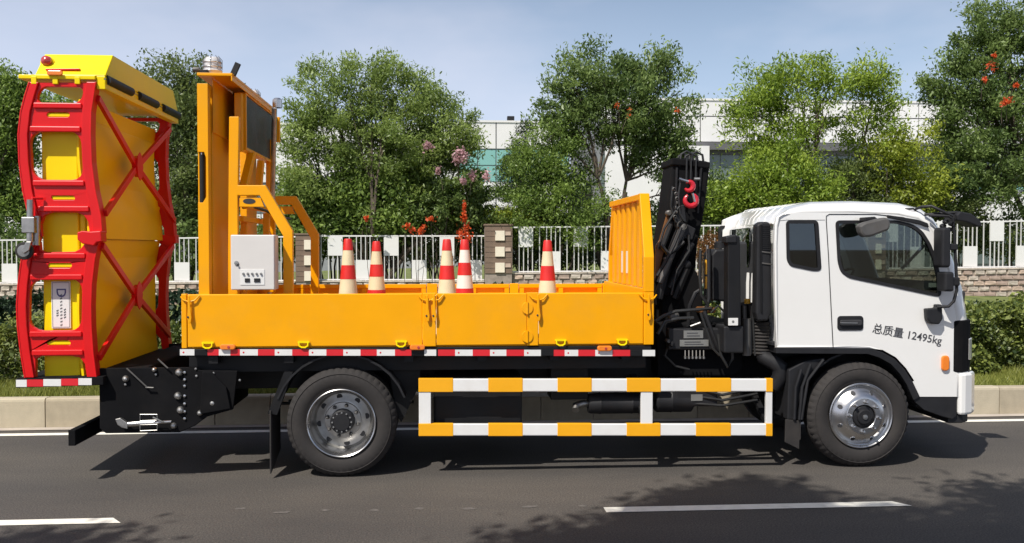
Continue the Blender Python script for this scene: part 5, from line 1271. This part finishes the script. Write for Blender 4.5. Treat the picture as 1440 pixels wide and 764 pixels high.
for y, t in secs_all:
    for i_, ((sx, sz), (cx_, cz_)) in enumerate(zip(Sw, Cw)): v.append((sx + (cx_ - sx) * t + rear_in(y, i_), y, sz + (cz_ - sz) * t))
f = []; g = []
for j in range(len(secs_all) - 1):
    for i in range(NS):
        i2 = (i + 1) % NS; fc = (j * NS + i, (j + 1) * NS + i, (j + 1) * NS + i2, j * NS + i2)
        full = secs_all[j][1] > .93 and secs_all[j + 1][1] > .93
        if full and i in (10, 11, 12): g.append(fc)
        else: f.append(fc)
shell.add(v, [t_[::-1] for t_ in f], 0, True)
cabo = shell.build('cab', 'white_paint', T, angle=50)
sd = cabo.modifiers.new('thickness', 'SOLIDIFY'); sd.thickness = .02; sd.offset = -1
gm = MB().add(v, [t_[::-1] for t_ in g], 0, True); gm.build('windscreen', 'window_glass', cabo, angle=60)
# side panels with window openings
quarter = smooth_poly([(1106.5, 312), (1148.5, 312), (1153.5, 372), (1152.5, 380), (1145, 380), (1113, 374), (1107.5, 368)], 0)
def qq(l, y=CY0): return [q(a, b, y) for a, b in l]
quarter = smooth_poly(qq([(1106.5, 311.5), (1149, 311.5), (1153.5, 379.5), (1144, 380), (1112, 373.5), (1107.5, 366)]), .03)
doorw = smooth_poly(qq([(1176, 311.5), (1262, 311.5), (1282, 316.5), (1296, 326), (1307, 343), (1316, 366), (1321.5, 393), (1322, 416), (1313, 415), (1194, 390), (1183, 382), (1179, 368)]), .035)
for y0, s_ in ((CY0, 1), (CY1, -1)):
    sp = MB().prism([(x_ + rear_in(y0, i_), z_) for i_, (x_, z_) in enumerate(Sw)], y0, y0 + s_ * .022, [quarter, doorw]).build('side_panel', 'white_paint', cabo)
    for w_, nm in ((quarter, 'quarter_window'), (doorw, 'door_window')):
        cx_ = sum(p[0] for p in w_) / len(w_); cz_ = sum(p[1] for p in w_) / len(w_)
        def grow(poly, d):
            o = []; n_ = len(poly)
            for i in range(n_):
                a = Vector(poly[i - 1]); b = Vector(poly[(i + 1) % n_]); t = (b - a).normalized(); nrm = Vector((-t.y, t.x)); p = Vector(poly[i])
                if nrm.dot(p - Vector((cx_, cz_))) < 0: nrm = -nrm
                o.append(tuple(p + nrm * d))
            return o
        MB().prism(grow(w_, .010), y0 - s_ * .006, y0 + s_ * .026, [grow(w_, -.020)]).build('window_seal', 'black_plastic', cabo)
        MB().prism(grow(w_, -.012), y0 + s_ * .010, y0 + s_ * .014).build(nm, 'dark_glass' if nm[0] == 'q' else 'window_glass', cabo)
    # door shut lines as thin recessed dark gaps with raised edges
    seam = qq([(1162.5, 489), (1166, 489), ])
    dl = [at(1171.5, 489, y0), at(1168.5, 430, y0), at(1165, 360, y0), at(1162, 312, y0), at(1162, 304, y0), at(1166, 301.5, y0), at(1230, 301.5, y0), at(1270, 306, y0), at(1292, 313.5, y0)]
    dl = [Vector((p.x, y0 - s_ * .0005, p.z)) for p in dl]
    MB().tube(dl, .0045, 6).build('door_seam', 'interior', cabo)
    dl = [Vector((at(*c, y0).x, y0 - s_ * .0005, at(*c, y0).z)) for c in ((1091, 311), (1106, 309.5), (1160, 309.5))]
    MB().tube(dl, .0025, 6).build('panel_seam', 'label_grey', cabo)
    # wheel arch trim
    tr = qq([(1091, 489), (1222, 490), (1240, 495), (1258, 505), (1272, 520), (1283, 537), (1293, 558)])
    tr2 = qq([(1091, 497), (1220, 498), (1236, 503), (1252, 512), (1265, 526), (1275, 542), (1284, 563)])
    MB().prism(tr2 + tr[::-1], y0 - s_ * .012, y0 + s_ * .25).build('wheel_arch_trim', 'black_plastic', cabo, .004)
    sk_ = qq([(1284, 558.8), (1346, 558.8), (1346, 585), (1340, 590), (1325, 586), (1300, 577), (1287, 566)])
    MB().prism(sk_, y0 + s_ * .005, y0 + s_ * .3).build('step_skirt', 'black_plastic', cabo, .006)
# cab floor, wheel well
MB().box(3.02, 4.9, .09, YF - .09, 1.135, 1.16).build('cab_floor', 'black_plastic', cabo)
wl = []
for k in range(13):
    a = R(5 + 170 * k / 12); wl.append((fw.x + .58 * math.cos(a), .50 + .58 * math.sin(a)))
MB().prism(wl + [(fw.x + (x - fw.x) * .97, .5 + (z - .5) * .97) for x, z in wl[::-1]], .10, .52).build('wheel_well', 'black_plastic', T)
mirror_y(MB().prism(wl + [(fw.x + (x - fw.x) * .97, .5 + (z - .5) * .97) for x, z in wl[::-1]], .10, .52)).build('wheel_well', 'black_plastic', T)
MB().box(3.0, 4.7, .54, YF - .54, .72, 1.13).build('engine_bay', 'black_paint', T)
# front mudguard ribs and flap behind the wheel
for k, (pa, pb, pc) in enumerate((((1127, 520), (1119, 545), (1117, 590)), ((1140, 512), (1128, 545), (1124, 590)), ((1158, 506), (1136, 535), (1127, 590)))):
    MB().tube([at(*pa, .07), at(*pb, .07), at(*pc, .07)], .014, 8).build('mudguard_rib', 'black_plastic', T)
mgp = qq([(1108, 520), (1130, 508), (1160, 503), (1136, 535), (1129, 590), (1106, 590)], .12)
MB().prism(mgp, .10, .42).build('front_mudguard', 'black_plastic', T, .01)
MB().prism(qq([(1105, 590), (1125, 592), (1124, 632), (1104, 622)], .08), .08, .10).build('front_flap', 'rubber', T, .004)
MB().prism([(.08, .26), (.4, .26), (.4, .52), (.08, .52)], q(1124, 600, .08)[0], q(1126, 600, .08)[0], fn=lambda a, b, d: (d, a, b)).build('front_flap', 'rubber', T)
# rear wall window and ribs
ya, yb = onx(1060, 340, 3.13).y, onx(1023.5, 340, 3.19).y
rwp = smooth_poly([(ya, 2.235), (yb, 2.235), (yb, 1.82), (yb - .12, 1.80), (ya + .05, 1.84), (ya, 1.95)], .04)
for sgn in (0, 1):
    pp = rwp
rw_ = MB().prism(rwp, 3.080, 3.096, fn=lambda a, b, d: (d + rear_in(a, 0), a, b)).build('rear_window', 'dark_glass', cabo)
for yy in (.62, .80, .98, 1.5, 1.7):
    MB().tube([(3.092 + rear_in(yy, 0), yy, 1.78), (3.085 + rear_in(yy, 0), yy, 1.68), (3.085 + rear_in(yy, 0), yy, 1.25)], .022, 8).build('wall_rib', 'white_paint', cabo)
MB().box(3.085, 3.13, CY0 + .22, 1.0, 2.255, 2.270).build('rain_gutter', 'white_paint', cabo, .004)
for yy in [.45 + .2 * k for k in range(8)]:
    MB().tube([(x_ + rear_in(yy, 0), y_, z_) if x_ < 3.24 else (x_ + rear_in(yy, 5) * (1 if x_ < 3.3 else 0), y_, z_) for x_, y_, z_ in [(3.128, yy, 2.25), (3.142, yy, 2.30), (3.158, yy, 2.338), (3.20, yy, 2.380), (3.252, yy, 2.42), (3.35, yy, 2.445), (3.45, yy, 2.466)]], [.002, .003, .004, .004, .004, .003, .002], 8).build('roof_rib', 'white_paint', cabo)
# bumper, grille, lamps
def plan_prism(name, pts, z0, z1, m_, bev=.01, lab=None):
    full = pts + [(x, YF - y) for x, y in pts[::-1]]
    return MB().prism(full, z0, z1, fn=lambda a, b, d: (a, b, d), sm=False).build(name, m_, cabo, bev)
gp = [(4.70, .07), (4.785, .052)] + [(4.775 + .235 * math.sin(R(a)) + .012 * math.sin(R(a)) + .003, CY0 + CR * (1 - math.cos(R(a))) - .012 * math.cos(R(a))) for a in range(12, 91, 11)] + [(5.03, .7)]
plan_prism('grille', gp, q(1355, 521, .2)[1], q(1355, 449, .2)[1], 'black_matte', .012)
zg = q(1355, 449, .2)[1]
bpn = [(4.80, .045), (4.86, .045), (4.94, .08), (5.02, .17), (5.07, .30), (5.09, .6)]
plan_prism('bumper', bpn, q(1355, 580, .2)[1], q(1355, 522, .2)[1] + .003, 'white_paint', .025)
plan_prism('valance', [(4.72, .09), (4.86, .09), (4.95, .16), (5.0, .3), (5.0, .6)], q(1350, 592, .2)[1], q(1355, 581, .2)[1], 'black_plastic', .01)
hl = [(4.915, .09), (4.975, .15), (5.022, .22), (5.045, .33), (5.03, .345), (4.99, .24), (4.93, .15)]
for flip in (0, 1):
    pts = [(x, YF - y) if flip else (x, y) for x, y in hl]
    MB().prism(pts, .98, 1.18, fn=lambda a, b, d: (a, b, d)).build('headlight', 'clear_lens', cabo, .006)
for z in (.95, 1.03, 1.11, 1.19): MB().box(5.03, 5.052, .4, YF - .4, z, z + .03).build('grille_bar', 'hub_grey', cabo, .004)
MB().prism(rrect(q(1323.5, 510, .05)[0], q(1334.5, 510, .05)[0], q(1329, 521.5, .05)[1], q(1329, 500, .05)[1], .03), .035, .062).build('side_lamp', 'orange_lens', cabo, .01)
# door handle
hp_ = MB().prism(rrect(*[q(1178, 455, .05)[0], q(1214.5, 455, .05)[0], q(1196, 465, .05)[1], q(1196, 444.5, .05)[1]], .03), .052, .064).build('handle_recess', 'black_plastic', cabo, .004)
MB().prism(rrect(*[q(1181, 455, .04)[0], q(1212, 455, .04)[0], q(1196, 458, .04)[1], q(1196, 450, .04)[1]], .02), .030, .048).build('door_handle', 'interior', cabo, .006)
MB().bar(at(1182, 454, .028), at(1206, 454.5, .028), .004, .010).build('handle_shine', 'dull_steel', cabo)
# lettering
tm_ = text_mesh('总质量 12495kg', .123, 'door_lettering', 'ink', .0008, .0012)
A = at(1226, 467, CY0 - .001); B = at(1323, 484.5, CY0 - .001); ang = math.atan2(B.z - A.z, B.x - A.x)
xs_ = [v_.co.x for v_ in tm_.vertices]; wtx = max(xs_) - min(xs_); sc_ = (B - A).length / wtx
lt = link('door_lettering', tm_, cabo, loc=(A.x, CY0 - .0015, A.z), rot=(R(90), -ang, 0)); lt.scale = (sc_, sc_, 1)
# roof lamp, mirrors and their tubes
MB().prism(qq([(1267, 299), (1272, 293), (1284, 292.5), (1290, 298), (1291, 304), (1268, 301)], .12), .10, .24).build('roof_lamp', 'black_plastic', cabo, .012)
MB().prism(qq([(1276, 296), (1284, 295), (1288, 300), (1278, 300.5)], .095), .088, .099).build('lamp_glass', 'clear_lens', cabo, .003)
MB().prism(qq([(1248, 302.5), (1290, 309), (1304, 314), (1306, 320), (1294, 316), (1248, 306)], .045), .035, .062).build('rain_visor', 'black_plastic', cabo, .004)
sm = MB().prism(smooth_poly(qq([(1204, 318), (1212, 313), (1240, 306), (1247, 308), (1248.5, 317), (1246, 324), (1222, 333), (1212, 334), (1207, 329)], -.10), .02), -.16, -.06).build('door_mirror', 'hub_grey', cabo, .02)
sm.name = 'wide_mirror'
MB().prism(qq([(1212, 306), (1226, 305), (1232, 309), (1230, 319), (1220, 319), (1218, 311), (1212, 312)], .0), -.06, .058).build('mirror_bracket', 'black_plastic', cabo, .008)
MB().prism(rrect(*[q(1321.5, 348, -.08)[0], q(1334.5, 348, -.08)[0], q(1328, 376.5, -.08)[1], q(1328, 320, -.08)[1]], .03), -.12, .04).build('side_mirror', 'black_plastic', cabo, .02)
MB().prism(rrect(*[q(1325.5, 395, -.08)[0], q(1339, 395, -.08)[0], q(1333, 410, -.08)[1], q(1333, 382.5, -.08)[1]], .02), -.12, .03).build('side_mirror', 'black_plastic', cabo, .02)
for (x0, y0, x1, y1) in ((1333, 352, 1345, 343), (1336, 402, 1348, 390)):
    a = q(x0, y0, -.06); b = q(x1, y1, -.06); MB().box(a[0], b[0], -.09, -.03, a[1], b[1]).build('mirror_clamp', 'black_plastic', cabo, .01)
base = MB().prism(qq([(1300, 434), (1314, 433), (1314, 428), (1322, 428), (1323, 448), (1318, 456), (1306, 455), (1301, 448)], .03), -.01, .058).build('mirror_base', 'black_plastic', cabo, .012)
tb = [at(1318, 432, -.02), at(1334, 431, -.05), at(1341, 424, -.06), at(1345.5, 408, -.06), at(1345, 390, -.06), at(1342, 330, -.06), at(1340, 308, -.06), at(1334, 304, -.05), at(1306, 303, .02)]
MB().tube(tb, .014, 10).build('mirror_tube', 'black_plastic', cabo)
MB().tube([at(1288, 294, .1), at(1296, 291, .05), at(1310, 290, .0), at(1325, 297, -.04), at(1340, 304, -.06)], .013, 8).build('mirror_tube', 'black_plastic', cabo)
MB().tube([at(1300, 302, .06), at(1325, 300, .0), at(1345, 299, -.04), at(1356, 301, -.04)], .013, 8).build('mirror_tube', 'black_plastic', cabo)
MB().prism(smooth_poly(qq([(1337, 303), (1342, 298), (1358, 301), (1370, 310), (1373, 318), (1368, 320), (1352, 313), (1338, 311)], .0), .015), -.10, .12).build('front_mirror', 'black_plastic', cabo, .02)
for px, py in ((1330, 312), (1326, 318), (1338, 315), (1335, 323)):
    MB().lathe([(.018, -.03), (.024, 0), (.018, .03)], at(px, py, -.05), 'y', 10).build('mirror_knuckle', 'black_plastic', cabo)
# interior
def seat(yc):
    xs0 = q(1216, 380, .4)[0]
    st = MB().prism([(xs0 - .38, 1.42), (xs0 + .15, 1.40), (xs0 + .17, 1.50), (xs0 - .22, 1.56), (xs0 - .40, 2.12), (xs0 - .50, 2.12), (xs0 - .47, 1.5)], yc - .24, yc + .24).build('seat', 'interior', cabo, .03)
    MB().prism([(xs0 - .40, 2.14), (xs0 - .52, 2.14), (xs0 - .55, 2.30), (xs0 - .45, 2.31)], yc - .13, yc + .13).build('headrest', 'interior', cabo, .03)
seat(.5); seat(1.7)
MB().box(3.10, 3.25, .35, 1.85, 1.2, 2.1).build('bunk_back', 'interior', cabo, .03)
MB().prism([(4.38, 1.16), (4.85, 1.16), (4.90, 1.62), (4.62, 1.72), (4.40, 1.60)], .12, YF - .12).build('dashboard', 'interior', cabo, .02)
dw = at(1290, 394, .5); 
stw = MB(); n_ = 24; cen = Vector((4.30, 1.65, 1.68)); ax = Vector((-.55, 0, .83)); u_ = Vector((0, 1, 0)); w_ = ax.cross(u_)
stw.tube([cen + (u_ * math.cos(2 * math.pi * k / n_) + w_ * math.sin(2 * math.pi * k / n_)) * .22 for k in range(n_ + 1)], .015, 8, 0, False).build('steering_wheel', 'interior', cabo)
MB().bar(cen, cen + Vector((.28, 0, -.3)), .05, .05).build('steering_column', 'interior', cabo)
a = q(1305, 404, .1); b = q(1317, 398, .1); MB().box(a[0], b[0], .085, .09, a[1], b[1]).build('inspection_sticker', 'fence_white', cabo)
MB().bar(at(1268, 378, 2.0), at(1300, 345, 2.0), .02, .03).build('wiper', 'interior', cabo)

# ================================================================== TRAFFIC CONES ON THE BED
def cone(name, label, px, Y, Zt, H, cols, foot=True):
    p = at(px, 380, Y); z0 = 1.192
    r = thing(name, label, 'traffic cone', (p.x, Y, z0), 'striped traffic cones standing on the truck bed')
    zt = at(px, Zt, Y).z; H = zt - z0; rt, rb_ = .036, .125
    rad = lambda z: rb_ + (rt - rb_) * ((z - z0 - .03) / (H - .03))
    MB().prism(rrect(p.x - .19, p.x + .19, Y - .19, Y + .19, .05), z0, z0 + .03, fn=lambda a, b, d: (a, b, d)).build('base', 'black_plastic' if foot else 'cone_red', r, .005)
    zs = [zt] + [at(px, y, Y).z for y in cols[0]] + [z0 + .03]
    for k in range(len(zs) - 1):
        a, b = zs[k], zs[k + 1]; e = .0015 if k % 2 == 0 else 0.0
        prof = [(rad(b) + e, b), (rad(a) + e, a)]
        if k == 0: prof = [(rad(b) + e, b), (rad(a) + e + .001, a + -.012), (rad(a) - .004, a), (rad(a) - .016, a + .001), (rad(a) - .018, a - .03)]
        MB().lathe([(r_, z_) for r_, z_ in prof], (p.x, Y, 0), 'z', 28).build('band' if k else 'tip', cols[1][k], r)
C, W_, RD = 'cone_cream', 'cone_white', 'cone_red'
cone('traffic_cone', 'yellowed striped cone nearest the grey cabinet, leftmost of the five', 489.5, .55, 336, .9, ([352, 373, 392.5], [RD, C, RD, C]))
cone('traffic_cone', 'striped cone right of the leftmost one, with its red foot band showing', 529.5, 1.05, 339.5, .9, ([353.5, 372, 389, 407.5], [RD, C, RD, C, RD]))
cone('traffic_cone', 'yellowed striped cone touching the whiter one, left of the middle pair', 628.5, .55, 336.5, .9, ([352.5, 373.5, 393], [RD, C, RD, C]))
cone('traffic_cone', 'clean white and red striped cone, right one of the middle pair', 653.5, 1.0, 337, .9, ([351.5, 369.5, 387, 405.5], [RD, W_, RD, W_, RD]))
cone('traffic_cone', 'yellowed striped cone standing alone in front of the yellow headboard', 770, .55, 338, .9, ([353.5, 374, 394.5], [RD, C, RD, C]))
